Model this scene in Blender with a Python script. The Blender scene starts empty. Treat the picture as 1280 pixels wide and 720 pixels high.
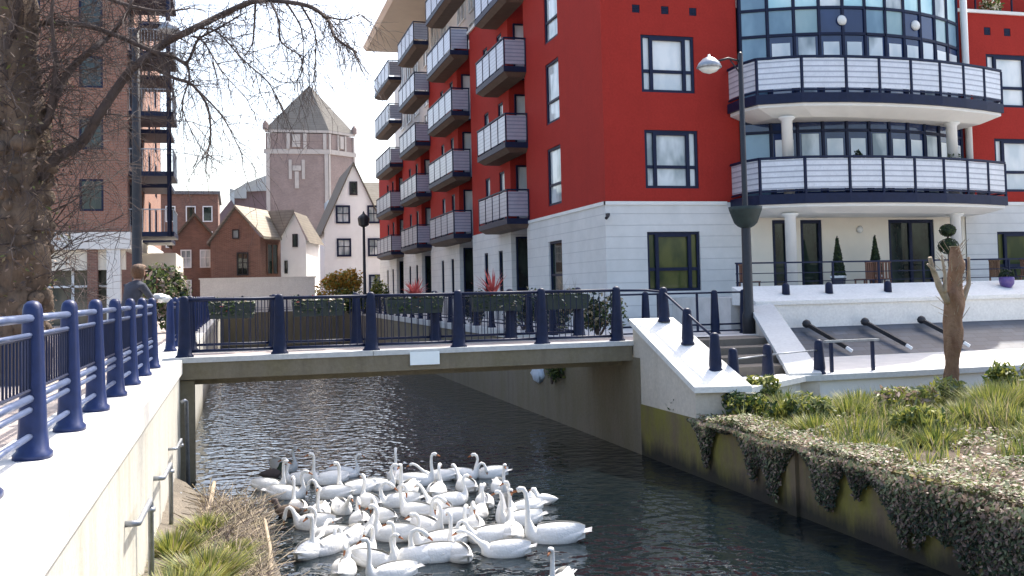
import bpy, math, random
from mathutils import Vector, Matrix, noise
random.seed(7)
PI = math.pi
scene = bpy.context.scene
COL = scene.collection
# ------------------------------------------------------------------ materials
def newmat(name):
    m = bpy.data.materials.new(name); m.use_nodes = True
    nt = m.node_tree; b = nt.nodes['Principled BSDF']
    return m, nt, b
def N(nt, t, **kw):
    n = nt.nodes.new(t)
    for k, v in kw.items(): setattr(n, k, v)
    return n
def ramp(nt, fac, stops):
    r = N(nt, 'ShaderNodeValToRGB'); e = r.color_ramp.elements
    while len(e) < len(stops): e.new(0.5)
    for i, (p, c) in enumerate(stops):
        e[i].position = p; e[i].color = (*c, 1)
    nt.links.new(fac, r.inputs['Fac']); return r.outputs['Color']
def noise_fac(nt, scale, detail=4, rough=0.6, coord='Object', stretch=(1, 1, 1)):
    tc = N(nt, 'ShaderNodeTexCoord'); mp = N(nt, 'ShaderNodeMapping'); mp.inputs['Scale'].default_value = stretch
    nt.links.new(tc.outputs[coord], mp.inputs['Vector'])
    n = N(nt, 'ShaderNodeTexNoise'); n.inputs['Scale'].default_value = scale
    n.inputs['Detail'].default_value = detail; n.inputs['Roughness'].default_value = rough
    nt.links.new(mp.outputs['Vector'], n.inputs['Vector']); return n.outputs['Fac']
def mixc(nt, fac, a, b, mode='MIX'):
    m = N(nt, 'ShaderNodeMix', data_type='RGBA', blend_type=mode)
    for sock, v in ((m.inputs['Factor'], fac), (m.inputs['A'], a), (m.inputs['B'], b)):
        if hasattr(v, 'is_output'): nt.links.new(v, sock)
        elif isinstance(v, (int, float)): sock.default_value = v
        else: sock.default_value = (*v, 1)
    return m.outputs['Result']
def math_n(nt, op, a, b=0.0):
    n = N(nt, 'ShaderNodeMath', operation=op)
    for s, v in ((n.inputs[0], a), (n.inputs[1], b)):
        if hasattr(v, 'is_output'): nt.links.new(v, s)
        else: s.default_value = v
    return n.outputs[0]
def bump(nt, b, h, strength=0.3, dist=0.02):
    n = N(nt, 'ShaderNodeBump'); n.inputs['Strength'].default_value = strength; n.inputs['Distance'].default_value = dist
    nt.links.new(h, n.inputs['Height']); nt.links.new(n.outputs['Normal'], b.inputs['Normal'])
def plain(name, c, rough=0.6, var=0.2, scale=3.0, metal=0.0, bmp=0.0, stretch=(1, 1, 1), c2=None, spec=None, bscale=None):
    m, nt, b = newmat(name)
    f = noise_fac(nt, scale, 5, 0.65, stretch=stretch)
    lo = tuple(x * (1 - var) for x in c); hi = tuple(min(1, x * (1 + var)) for x in c)
    if c2: lo, hi = c, c2
    nt.links.new(ramp(nt, f, [(0.3, lo), (0.7, hi)]), b.inputs['Base Color'])
    b.inputs['Roughness'].default_value = rough; b.inputs['Metallic'].default_value = metal
    if spec is not None: b.inputs['Specular IOR Level'].default_value = spec
    if bmp: bump(nt, b, noise_fac(nt, bscale or scale * 8, 4, 0.6), bmp, 0.03)
    return m
def zfract(nt, per, off=0.0):
    tc = N(nt, 'ShaderNodeTexCoord'); s = N(nt, 'ShaderNodeSeparateXYZ'); nt.links.new(tc.outputs['Object'], s.inputs[0])
    return math_n(nt, 'FRACT', math_n(nt, 'ADD', math_n(nt, 'MULTIPLY', s.outputs['Z'], 1 / per), off + 100)), s
def brickmat(name, c1, c2, mortar, scale=1.0, rough=0.85, var=0.25):
    m, nt, b = newmat(name)
    tc = N(nt, 'ShaderNodeTexCoord'); s = N(nt, 'ShaderNodeSeparateXYZ'); nt.links.new(tc.outputs['Object'], s.inputs[0])
    cb = N(nt, 'ShaderNodeCombineXYZ'); nt.links.new(math_n(nt, 'ADD', s.outputs['X'], s.outputs['Y']), cb.inputs['X']); nt.links.new(s.outputs['Z'], cb.inputs['Y'])
    t = N(nt, 'ShaderNodeTexBrick'); nt.links.new(cb.outputs[0], t.inputs['Vector'])
    t.inputs['Scale'].default_value = scale; t.inputs['Brick Width'].default_value = 0.225; t.inputs['Row Height'].default_value = 0.075
    t.inputs['Mortar Size'].default_value = 0.009
    t.inputs['Color1'].default_value = (*c1, 1); t.inputs['Color2'].default_value = (*c2, 1); t.inputs['Mortar'].default_value = (*mortar, 1)
    f = noise_fac(nt, 0.6, 6, 0.7)
    g = ramp(nt, f, [(0.25, (1 - var,) * 3), (0.75, (1 + var * 0.5,) * 3)])
    nt.links.new(mixc(nt, 1.0, t.outputs['Color'], g, 'MULTIPLY'), b.inputs['Base Color'])
    b.inputs['Roughness'].default_value = rough
    return m
def concrete(name, c, stain, rough=0.85, streak=0.5, moss=None, mossamt=0.5):
    m, nt, b = newmat(name)
    f1 = noise_fac(nt, 1.3, 8, 0.7); f2 = noise_fac(nt, 2.2, 5, 0.65, stretch=(1, 1, 0.12)); f3 = noise_fac(nt, 14, 4, 0.6)
    base = ramp(nt, f1, [(0.3, tuple(x * 0.82 for x in c)), (0.7, c)])
    a = mixc(nt, math_n(nt, 'MULTIPLY', ramp_f(nt, f2, 0.5, 0.72), streak), base, stain)
    if moss:
        f4 = noise_fac(nt, 0.9, 6, 0.7, stretch=(1, 1, 0.45))
        a = mixc(nt, math_n(nt, 'MULTIPLY', ramp_f(nt, f4, 0.42, 0.62), mossamt), a, moss)
    a = mixc(nt, 0.35, a, ramp(nt, f3, [(0.3, tuple(x * 0.6 for x in c)), (0.65, c)]))
    nt.links.new(a, b.inputs['Base Color']); b.inputs['Roughness'].default_value = rough
    bump(nt, b, f3, 0.25, 0.02)
    return m
def wet_band(m, z0, z1, dark):
    nt = m.node_tree; b = nt.nodes['Principled BSDF']; src = b.inputs['Base Color'].links[0].from_socket
    tc = N(nt, 'ShaderNodeTexCoord'); s_ = N(nt, 'ShaderNodeSeparateXYZ'); g = N(nt, 'ShaderNodeNewGeometry'); nt.links.new(g.outputs['Position'], s_.inputs[0])
    n_ = noise_fac(nt, 1.8, 5, 0.7, stretch=(1, 1, 0.2)); zz_ = math_n(nt, 'ADD', s_.outputs['Z'], math_n(nt, 'MULTIPLY', n_, 0.7))
    r = N(nt, 'ShaderNodeMapRange'); r.inputs['From Min'].default_value = z0 + .35; r.inputs['From Max'].default_value = z1 + .35; r.inputs['To Min'].default_value = 0.9; r.inputs['To Max'].default_value = 0.0
    nt.links.new(zz_, r.inputs['Value']); nt.links.new(mixc(nt, r.outputs[0], src, dark), b.inputs['Base Color'])
def ramp_f(nt, f, a, b):
    n = N(nt, 'ShaderNodeMapRange'); n.inputs['From Min'].default_value = a; n.inputs['From Max'].default_value = b
    nt.links.new(f, n.inputs['Value']); return n.outputs['Result']
M = {}
NAVY = (0.012, 0.026, 0.095)
M['navy'] = plain('navy_paint', (0.011, 0.024, 0.092), 0.42, 0.25, 6, spec=0.35)
M['navy_dark'] = plain('dark_navy_paint', (0.006, 0.012, 0.040), 0.5, 0.25, 6, spec=0.25)
M['rail'] = plain('pale_blue_rail_paint', (0.09, 0.12, 0.21), 0.3, 0.2, 5)
M['black'] = plain('black_iron', (0.012, 0.013, 0.018), 0.5, 0.3, 8)
M['steel'] = plain('galvanised_steel', (0.32, 0.34, 0.37), 0.4, 0.25, 12, metal=0.6)
M['red'] = concrete('red_render', (0.385, 0.035, 0.026), (0.265, 0.028, 0.023), streak=0.45); M['red'].node_tree.nodes['Principled BSDF'].inputs['Specular IOR Level'].default_value = 0.15
M['cream'] = plain('cream_render', (0.80, 0.74, 0.62), 0.8, 0.05, 1.0, bmp=0.05)
M['white'] = plain('white_render', (0.74, 0.73, 0.69), 0.75, 0.05, 1.5)
M['house_white'] = plain('limewashed_wall', (0.86, 0.86, 0.84), 0.8, 0.05, 1.0)
M['soffit'] = plain('brown_soffit', (0.12, 0.085, 0.065), 0.8, 0.2, 3)
M['eave'] = plain('beige_eave', (0.72, 0.62, 0.50), 0.8, 0.05, 1)
M['grey_roof'] = plain('grey_roof_felt', (0.16, 0.16, 0.17), 0.9, 0.2, 2)
def white_block():
    m, nt, b = newmat('white_blockwork')
    fr, s = zfract(nt, 0.36)
    line = math_n(nt, 'LESS_THAN', fr, 0.055)
    f = noise_fac(nt, 0.8, 6, 0.7)
    base = ramp(nt, f, [(0.3, (0.58, 0.58, 0.55)), (0.7, (0.72, 0.71, 0.68))])
    nt.links.new(mixc(nt, line, base, (0.50, 0.50, 0.49)), b.inputs['Base Color'])
    b.inputs['Roughness'].default_value = 0.8
    bump(nt, b, math_n(nt, 'SUBTRACT', 1.0, line), 0.6, 0.03); return m
M['block'] = white_block()
def panel_mat(name, hi, lo, per=0.17):
    m, nt, b = newmat(name)
    fr, s = zfract(nt, per)
    line = ramp_f(nt, fr, 0.62, 0.95)
    f = noise_fac(nt, 3.5, 4, 0.6); f2 = noise_fac(nt, 22, 3, 0.6)
    base = ramp(nt, f, [(0.3, tuple(x * 0.85 for x in hi)), (0.7, hi)])
    a = mixc(nt, line, base, lo)
    a = mixc(nt, math_n(nt, 'MULTIPLY', ramp_f(nt, f2, 0.5, 0.8), 0.35), a, lo)
    nt.links.new(a, b.inputs['Base Color']); b.inputs['Roughness'].default_value = 0.3; b.inputs['Metallic'].default_value = 0.15
    return m
M['panel'] = panel_mat('ribbed_frosted_panel', (0.66, 0.68, 0.73), (0.24, 0.26, 0.32))
M['panel_shaded'] = panel_mat('ribbed_panel_shaded', (0.40, 0.42, 0.50), (0.17, 0.19, 0.25), 0.15)  # river-side copy of the ribbed panel, its shade painted in as a greyer tone
def pane(name, c1, c2, rough=0.06, scale=1.2):
    m, nt, b = newmat(name)
    f = noise_fac(nt, scale, 3, 0.5, stretch=(1, 1, 0.5))
    nt.links.new(ramp(nt, f, [(0.4, c1), (0.6, c2)]), b.inputs['Base Color'])
    b.inputs['Roughness'].default_value = rough; b.inputs['IOR'].default_value = 1.6
    return m
M['pane_pale'] = pane('curtain_reflection_glass', (0.22, 0.27, 0.29), (0.66, 0.71, 0.72))  # dark mottling painted in for curtain folds and reflected trees
M['pane_white'] = pane('blind_sky_reflection_glass', (0.56, 0.62, 0.64), (0.78, 0.80, 0.79))  # white base colour carries both blinds and the bright reflected sky
M['pane_cyan'] = pane('cyan_tinted_glass', (0.36, 0.62, 0.68), (0.52, 0.76, 0.78))
M['pane_blue'] = pane('blue_grey_glass', (0.13, 0.23, 0.31), (0.20, 0.33, 0.42))
M['pane_teal'] = pane('teal_grey_glass', (0.22, 0.35, 0.38), (0.30, 0.43, 0.45))
M['pane_navy'] = pane('navy_spandrel_glass', (0.012, 0.025, 0.085), (0.02, 0.04, 0.12))
M['pane_dark'] = pane('dark_window_glass', (0.012, 0.018, 0.018), (0.03, 0.045, 0.035), 0.03, 2.0)
M['pane_garden'] = pane('painted_tree_reflection_glass', (0.03, 0.05, 0.02), (0.09, 0.10, 0.03), 0.05, 1.6)  # reflected greenery painted into the pane colour
M['stone_white'] = concrete('white_stone', (0.80, 0.79, 0.75), (0.55, 0.53, 0.48), streak=0.25)
M['coping'] = concrete('pale_concrete_coping', (0.66, 0.64, 0.60), (0.45, 0.43, 0.38), streak=0.2)
M['quay'] = concrete('stained_beige_concrete', (0.55, 0.53, 0.47), (0.34, 0.29, 0.20), streak=0.8)
M['mossy'] = concrete('mossy_river_wall', (0.17, 0.125, 0.075), (0.045, 0.036, 0.022), streak=0.95, moss=(0.21, 0.20, 0.014), mossamt=0.95)
wet_band(M['mossy'], 0.10, 0.40, (0.010, 0.010, 0.008)); wet_band(M['quay'], 0.0, 0.5, (0.10, 0.085, 0.05))
M['beam'] = concrete('weathered_bridge_concrete', (0.21, 0.18, 0.13), (0.07, 0.06, 0.04), streak=0.6, moss=(0.12, 0.105, 0.03), mossamt=0.5)
M['kerb'] = concrete('grey_kerb_stone', (0.58, 0.59, 0.58), (0.36, 0.36, 0.34), streak=0.2)
M['beige_stone'] = concrete('beige_stone', (0.62, 0.56, 0.47), (0.34, 0.29, 0.2), streak=0.4)
M['paving'] = brickmat('pink_grey_paving', (0.36, 0.30, 0.27), (0.42, 0.36, 0.32), (0.22, 0.20, 0.18), 0.6)
M['pavement_flat'] = plain('pale_paving', (0.60, 0.57, 0.53), 0.85, 0.12, 2.5, bmp=0.1)
M['step'] = concrete('dark_step_stone', (0.16, 0.14, 0.115), (0.07, 0.06, 0.05), streak=0.4)
def slate_mat():
    m, nt, b = newmat('dark_slate_tiles')
    tc = N(nt, 'ShaderNodeTexCoord')
    t = N(nt, 'ShaderNodeTexBrick'); nt.links.new(tc.outputs['Object'], t.inputs['Vector']); t.inputs['Scale'].default_value = 1.0
    t.inputs['Brick Width'].default_value = 0.42; t.inputs['Row Height'].default_value = 0.2; t.inputs['Mortar Size'].default_value = 0.012
    t.inputs['Color1'].default_value = (0.034, 0.046, 0.068, 1); t.inputs['Color2'].default_value = (0.060, 0.076, 0.105, 1); t.inputs['Mortar'].default_value = (0.03, 0.035, 0.045, 1)
    nt.links.new(t.outputs['Color'], b.inputs['Base Color']); b.inputs['Roughness'].default_value = 0.5
    bump(nt, b, t.outputs['Fac'], 0.4, -0.02); return m
M['slate'] = slate_mat()
M['brick'] = brickmat('brown_red_brick', (0.27, 0.105, 0.065), (0.36, 0.155, 0.095), (0.30, 0.25, 0.21))
M['brick_pink'] = brickmat('pinkish_tower_brick', (0.26, 0.185, 0.165), (0.32, 0.23, 0.20), (0.33, 0.28, 0.26))
M['brick_far'] = brickmat('orange_brick', (0.17, 0.080, 0.058), (0.25, 0.120, 0.085), (0.24, 0.19, 0.16))
def tile_mat(name, c1, c2):
    m, nt, b = newmat(name)
    fr, s = zfract(nt, 0.22)
    f = noise_fac(nt, 1.5, 6, 0.7); base = ramp(nt, f, [(0.3, c1), (0.7, c2)])
    nt.links.new(mixc(nt, math_n(nt, 'MULTIPLY', math_n(nt, 'LESS_THAN', fr, 0.18), 0.45), base, tuple(x * 0.5 for x in c1)), b.inputs['Base Color'])
    b.inputs['Roughness'].default_value = 0.85; return m
M['tile'] = tile_mat('brown_roof_tiles', (0.095, 0.08, 0.062), (0.16, 0.135, 0.10))  # brown darkened to carry the shade on the white gabled house's roof
M['tile_tan'] = tile_mat('sunlit_tan_roof_tiles', (0.28, 0.245, 0.19), (0.38, 0.34, 0.275))  # paler tile for slopes towards the sun, sunlight put into the colour
M['tile_grey'] = tile_mat('grey_brown_roof_slates', (0.17, 0.155, 0.135), (0.25, 0.23, 0.20))
M['tower_stone'] = plain('weathered_tower_stone', (0.47, 0.42, 0.38), 0.8, 0.12, 1)
M['lead'] = plain('grey_blue_sheet_roof', (0.38, 0.45, 0.50), 0.5, 0.12, 0.6)
M['mauve'] = plain('dull_purple_cladding', (0.16, 0.12, 0.13), 0.8, 0.15, 1)
M['glow_shop'] = pane('shop_window_glass', (0.05, 0.06, 0.05), (0.16, 0.14, 0.10), 0.05, 1.0)
M['bark'] = plain('rough_bark', (0.065, 0.045, 0.032), 0.95, 0.45, 5, bmp=0.9, c2=(0.19, 0.135, 0.095), stretch=(1, 1, 0.35), bscale=11)
M['twig'] = plain('dark_twig_bark', (0.075, 0.055, 0.048), 0.9, 0.3, 6)
M['twig_pale'] = plain('dry_pale_twig', (0.30, 0.24, 0.17), 0.9, 0.3, 6)
M['bark_red'] = plain('orange_brown_bark', (0.12, 0.055, 0.03), 0.9, 0.4, 4, bmp=1.0, c2=(0.30, 0.185, 0.11), stretch=(1, 1, 0.3), bscale=14)
def leafmat(name, c1, c2, rough=0.55):
    m, nt, b = newmat(name)
    f = noise_fac(nt, 1.4, 3, 0.6); f2 = noise_fac(nt, 19, 2, 0.5)
    a = ramp(nt, f, [(0.35, c1), (0.65, c2)])
    a = mixc(nt, math_n(nt, 'MULTIPLY', f2, 0.5), a, tuple(x * 0.55 for x in c1))
    nt.links.new(a, b.inputs['Base Color']); b.inputs['Roughness'].default_value = rough
    b.inputs['Subsurface Weight'].default_value = 0.0
    tr = N(nt, 'ShaderNodeBsdfTranslucent'); nt.links.new(a, tr.inputs['Color'])
    mx = N(nt, 'ShaderNodeMixShader'); mx.inputs[0].default_value = 0.35
    nt.links.new(b.outputs[0], mx.inputs[1]); nt.links.new(tr.outputs[0], mx.inputs[2])
    nt.links.new(mx.outputs[0], nt.nodes['Material Output'].inputs['Surface']); return m
M['leaf'] = leafmat('mid_green_leaf', (0.045, 0.085, 0.018), (0.10, 0.15, 0.03))
M['leaf_dark'] = leafmat('dark_green_leaf', (0.012, 0.03, 0.012), (0.03, 0.06, 0.02))
M['grass_lit'] = leafmat('yellow_green_grass', (0.25, 0.27, 0.045), (0.44, 0.42, 0.12))
M['grass_dull'] = leafmat('olive_grass', (0.11, 0.15, 0.035), (0.25, 0.28, 0.085))
M['straw'] = leafmat('straw_coloured_stem', (0.34, 0.28, 0.17), (0.46, 0.38, 0.25), 0.8)
M['ivy'] = leafmat('grey_green_creeper_leaf', (0.11, 0.14, 0.065), (0.28, 0.31, 0.17))
M['ivy_brown'] = leafmat('brown_pink_creeper_leaf', (0.26, 0.18, 0.14), (0.44, 0.34, 0.27))
M['cordyline'] = leafmat('red_pink_leaf', (0.36, 0.05, 0.055), (0.50, 0.16, 0.15))
M['petal'] = plain('cream_petal', (0.72, 0.68, 0.52), 0.7, 0.15, 8)
M['petal_red'] = plain('red_petal', (0.45, 0.05, 0.05), 0.7, 0.2, 8)
M['orange'] = leafmat('orange_yellow_leaf', (0.50, 0.24, 0.03), (0.66, 0.40, 0.07))
M['trough'] = plain('dark_green_trough', (0.014, 0.028, 0.026), 0.6, 0.3, 6)
M['soil'] = plain('brown_soil', (0.085, 0.06, 0.042), 0.95, 0.35, 3, bmp=0.8)
M['mud'] = plain('grey_brown_mud', (0.12, 0.10, 0.075), 0.8, 0.4, 3, bmp=0.8)
M['ground'] = plain('grey_paved_ground', (0.30, 0.28, 0.26), 0.9, 0.2, 0.8)
M['feather'] = plain('white_feather', (0.70, 0.69, 0.66), 0.75, 0.05, 7, bmp=0.35, bscale=26, stretch=(1, 1, 1))
M['feather_grey'] = plain('grey_tail_feather', (0.42, 0.42, 0.43), 0.75, 0.2, 12)
M['beak'] = plain('orange_beak', (0.30, 0.10, 0.025), 0.5, 0.15, 20)
M['skin'] = plain('skin', (0.50, 0.30, 0.22), 0.6, 0.08, 10)
M['hair'] = plain('brown_hair', (0.13, 0.065, 0.03), 0.6, 0.4, 40, bmp=0.5)
M['jacket'] = plain('grey_blue_jacket', (0.045, 0.05, 0.07), 0.85, 0.2, 8, bmp=0.3)
M['trousers'] = plain('dark_trousers', (0.03, 0.03, 0.04), 0.9, 0.2, 8)
M['plastic_white'] = plain('white_plastic', (0.78, 0.80, 0.80), 0.5, 0.05, 5)
M['sign'] = plain('white_sign_plate', (0.82, 0.88, 0.88), 0.4, 0.04, 4)
M['signtext'] = plain('pale_blue_sign_lettering', (0.45, 0.62, 0.66), 0.5, 0.05, 4)
M['lampglass'] = plain('frosted_lamp_glass', (0.70, 0.71, 0.68), 0.25, 0.05, 5)
M['wood'] = plain('brown_wood', (0.16, 0.07, 0.04), 0.6, 0.3, 8, stretch=(1, 1, 0.2))
M['pot_purple'] = plain('purple_glazed_pot', (0.10, 0.06, 0.22), 0.3, 0.15, 5)
M['terracotta'] = plain('dark_pot', (0.03, 0.035, 0.06), 0.5, 0.2, 5)
M['bag'] = plain('pale_blue_plastic', (0.50, 0.60, 0.70), 0.35, 0.15, 9, bmp=0.4)
def water_mat():
    m, nt, b = newmat('river_water')
    b.inputs['Base Color'].default_value = (0.005, 0.009, 0.011, 1); b.inputs['Roughness'].default_value = 0.03
    b.inputs['IOR'].default_value = 1.45
    f1 = noise_fac(nt, 4.2, 1, 0.5, stretch=(0.85, 0.8, 1)); f2 = noise_fac(nt, 11.0, 1, 0.5, stretch=(0.8, 0.8, 1)); f3 = noise_fac(nt, 0.8, 2, 0.5)
    h = math_n(nt, 'ADD', math_n(nt, 'MULTIPLY', f1, 1.0), math_n(nt, 'MULTIPLY', f2, 0.22)); h = math_n(nt, 'ADD', h, math_n(nt, 'MULTIPLY', f3, 0.7))
    bump(nt, b, h, 1.0, 0.045); return m
M['water'] = water_mat()

# ------------------------------------------------------------------ mesh builder
class MB:
    def __init__(s): s.v = []; s.f = []; s.m = []
    def face(s, pts, m=0):
        i = len(s.v); s.v += [tuple(p) for p in pts]; s.f.append(tuple(range(i, i + len(pts)))); s.m.append(m)
    def idx(s, verts, faces, m=0):
        i = len(s.v); s.v += [tuple(p) for p in verts]
        for f in faces: s.f.append(tuple(k + i for k in f)); s.m.append(m)
    def hexa(s, p, m=0):      # p: 4 bottom (ccw) + 4 top
        s.idx(p, [(3, 2, 1, 0), (4, 5, 6, 7), (0, 1, 5, 4), (1, 2, 6, 5), (2, 3, 7, 6), (3, 0, 4, 7)], m)
    def box(s, x0, y0, z0, x1, y1, z1, m=0):
        x0, x1 = min(x0, x1), max(x0, x1); y0, y1 = min(y0, y1), max(y0, y1); z0, z1 = min(z0, z1), max(z0, z1)
        s.hexa([(x0, y0, z0), (x1, y0, z0), (x1, y1, z0), (x0, y1, z0), (x0, y0, z1), (x1, y0, z1), (x1, y1, z1), (x0, y1, z1)], m)
    def prism(s, poly, z0, z1, m=0):
        n = len(poly); s.idx([(x, y, z0) for x, y in poly] + [(x, y, z1) for x, y in poly],
            [tuple(range(n))[::-1], tuple(range(n, 2 * n))] + [(i, (i + 1) % n, n + (i + 1) % n, n + i) for i in range(n)], m)
    def bar(s, p, q, w, h, m=0, up=(0, 0, 1)):
        p, q = Vector(p), Vector(q); d = (q - p).normalized(); u = Vector(up)
        if abs(d.dot(u)) > 0.98: u = Vector((1, 0, 0))
        a = d.cross(u).normalized() * w / 2; b = a.cross(d).normalized() * h / 2
        s.hexa([p - a - b, p + a - b, q + a - b, q - a - b, p - a + b, p + a + b, q + a + b, q - a + b], m)
    def tube(s, pts, r, n=8, m=0, cap=True):
        pts = [Vector(p) for p in pts]; k = len(pts)
        if not hasattr(r, '__len__'): r = [r] * k
        d0 = (pts[1] - pts[0]).normalized(); u = Vector((0, 0, 1)) if abs(d0.z) < 0.9 else Vector((1, 0, 0))
        a = d0.cross(u).normalized(); vs = []
        for i, p in enumerate(pts):
            d = (pts[min(i + 1, k - 1)] - pts[max(i - 1, 0)]).normalized()
            a = (a - d * a.dot(d)).normalized(); b = d.cross(a)
            for j in range(n):
                t = 2 * PI * j / n; vs.append(p + (a * math.cos(t) + b * math.sin(t)) * r[i])
        fs = [(i * n + j, i * n + (j + 1) % n, (i + 1) * n + (j + 1) % n, (i + 1) * n + j) for i in range(k - 1) for j in range(n)]
        if cap: fs += [tuple(range(n))[::-1], tuple(range((k - 1) * n, k * n))]
        s.idx(vs, fs, m)
    def lathe(s, prof, c=(0, 0, 0), n=16, m=0, jit=0.0):
        vs = []; k = len(prof)
        for r, z in prof:
            for j in range(n):
                t = 2 * PI * j / n; rr = r * (1 + random.uniform(-jit, jit)); vs.append((c[0] + rr * math.cos(t), c[1] + rr * math.sin(t), c[2] + z))
        fs = [(i * n + j, i * n + (j + 1) % n, (i + 1) * n + (j + 1) % n, (i + 1) * n + j) for i in range(k - 1) for j in range(n)]
        fs += [tuple(range(n))[::-1], tuple(range((k - 1) * n, k * n))]; s.idx(vs, fs, m)
    def leaf(s, c, size, m=0, nrm=None, asp=1.6):
        d = Vector((random.gauss(0, 1), random.gauss(0, 1), random.gauss(0, 1)))
        if nrm is not None: d = d * 0.5 + Vector(nrm) * 1.2
        d.normalize(); a = d.orthogonal().normalized(); a.rotate(Matrix.Rotation(random.uniform(0, 2 * PI), 3, d)); b = d.cross(a)
        c = Vector(c); a = a * size * asp / 2; b = b * size / 2
        s.face([c - a, c + b * 0.8 - a * 0.1, c + a, c - b * 0.8 - a * 0.1], m)
    def blade(s, base, tip, w, m=0, droop=0.0):
        base, tip = Vector(base), Vector(tip); mid = (base + tip) / 2 + Vector((0, 0, droop)); d = tip - base
        a = Vector((-d.y, d.x, 0)); a = a.normalized() * w / 2 if a.length > 1e-4 else Vector((w / 2, 0, 0))
        s.face([base - a, base + a, mid + a * 0.8, mid - a * 0.8], m); s.face([mid - a * 0.8, mid + a * 0.8, tip], m)
    def build(s, name, mats, parent=None, smooth=False, loc=None):
        o_w = Vector((0, 0, 0))
        if parent is not None: o_w = Vector(WL[parent.name])
        org = Vector(loc) if loc is not None else o_w
        me = bpy.data.meshes.new(name); me.from_pydata([tuple(Vector(v) - org) for v in s.v], [], s.f)
        if not isinstance(mats, (list, tuple)): mats = [mats]
        for m in mats: me.materials.append(M[m] if isinstance(m, str) else m)
        me.polygons.foreach_set('material_index', s.m)
        if smooth: me.polygons.foreach_set('use_smooth', [True] * len(me.polygons))
        me.update()
        o = bpy.data.objects.new(name, me); COL.objects.link(o); o.location = org - o_w
        if parent is not None: o.parent = parent
        WL[o.name] = tuple(org); return o
WL = {}
def thing(name, label, cat, loc=(0, 0, 0), group=None, rz=0.0):
    o = bpy.data.objects.new(name, None); COL.objects.link(o); o.location = loc; o.rotation_euler = (0, 0, rz); o.empty_display_size = 0.2
    WL[o.name] = tuple(loc); return tag(o, label, cat, group)
def tag(o, label, cat, group=None):
    o['label'] = label; o['category'] = cat
    if group: o['group'] = group
    return o
def struct(o): o['kind'] = 'structure'; return o
def copy_tree(o, parent=None):
    c = o.copy(); COL.objects.link(c)
    if parent is not None: c.parent = parent; c.matrix_parent_inverse = Matrix.Identity(4)
    for ch in list(o.children): copy_tree(ch, c)
    return c

# ------------------------------------------------------------------ world, sun, camera
w = bpy.data.worlds.new('World'); scene.world = w; w.use_nodes = True
nt = w.node_tree; bg = nt.nodes['Background']; sky = nt.nodes.new('ShaderNodeTexSky'); sky.sky_type = 'NISHITA'; sky.sun_disc = False
AZ, EL = math.radians(45), math.radians(52)          # measured from the river direction (+Y) towards +X
sky.sun_elevation = EL; sky.sun_rotation = AZ; sky.air_density = 1.0; sky.dust_density = 4.0; sky.ozone_density = 0.7
nt.links.new(sky.outputs['Color'], bg.inputs['Color']); bg.inputs['Strength'].default_value = 0.15
sd = bpy.data.lights.new('sun', 'SUN'); sd.energy = 2.8; sd.angle = math.radians(0.55); sd.color = (1.0, 0.95, 0.87)
so = bpy.data.objects.new('sun', sd); COL.objects.link(so)
ts = Vector((math.sin(AZ) * math.cos(EL), math.cos(AZ) * math.cos(EL), math.sin(EL)))
so.rotation_euler = ts.to_track_quat('Z', 'Y').to_euler(); so.location = (60, 60, 90)
yaw, pit, rol = (math.radians(a) for a in (15.5, 2.5, 1.3))
f0 = Vector((math.sin(yaw), math.cos(yaw), 0)); r0 = Vector((math.cos(yaw), -math.sin(yaw), 0)); zz = Vector((0, 0, 1))
fw = f0 * math.cos(pit) + zz * math.sin(pit); uu = zz * math.cos(pit) - f0 * math.sin(pit)
RR = r0 * math.cos(rol) - uu * math.sin(rol); UU = uu * math.cos(rol) + r0 * math.sin(rol)
cd = bpy.data.cameras.new('camera'); cam = bpy.data.objects.new('camera', cd); COL.objects.link(cam)
cam.matrix_world = Matrix(((RR.x, UU.x, -fw.x, 0), (RR.y, UU.y, -fw.y, 0), (RR.z, UU.z, -fw.z, 3.4), (0, 0, 0, 1)))
cd.sensor_width = 36; cd.lens = 36 * 1250 / 1280; cd.shift_y = -52.6 / 1280; cd.clip_end = 5000; cd.clip_start = 0.05
scene.camera = cam
vs = scene.view_settings; vs.view_transform = 'Standard'; vs.look = 'None'; vs.exposure = 1.5; vs.gamma = 1.0
scene.render.engine = 'CYCLES'; scene.cycles.use_denoising = True; scene.cycles.max_bounces = 6; scene.cycles.diffuse_bounces = 3
scene.cycles.glossy_bounces = 3; scene.cycles.transmission_bounces = 3; scene.cycles.transparent_max_bounces = 4
scene.cycles.sample_clamp_indirect = 6

# ------------------------------------------------------------------ setting
XL, XR, YB0, YB1 = -1.0, 7.9, 19.35, 22.2    # quay faces, bridge deck
mb = MB(); mb.face([(XL - 0.3, -60, 0), (XR + 0.3, -60, 0), (XR + 0.3, 71, 0), (XL - 0.3, 71, 0)]); struct(mb.build('river_water', 'water'))
mb = MB()
mb.box(-1500, -60, -1, -1.75, 70, 2.2); mb.box(-1500, 70.3, -1, 1500, 2500, 2.2); mb.box(11.2, 25.2, -1, 1500, 70.3, 2.08); mb.box(40, 18.0, -1, 1500, 25.2, 2.08)
mb.box(-1500, -1500, -1.2, 1500, -60, 2.1); mb.box(16.5, -60, -1, 1500, 18.0, 1.4)
struct(mb.build('ground', 'ground'))
mb = MB(); mb.face([(-9, -20, 2.206), (-1.75, -20, 2.206), (-1.75, 70, 2.206), (-9, 70, 2.206)]); struct(mb.build('left_path', 'paving'))
mb = MB(); mb.box(8.25, 22.2, 0.5, 11.2, 70, 2.12); mb.box(11.2, 22.75, 0.9, 13.2, 25.2, 2.12); mb.box(11.2, 25.2, 2.0, 13.2, 29.0, 2.12); mb.box(8.25, YB0 + 0.06, 0.5, 8.84, 22.2, 2.1)
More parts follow.
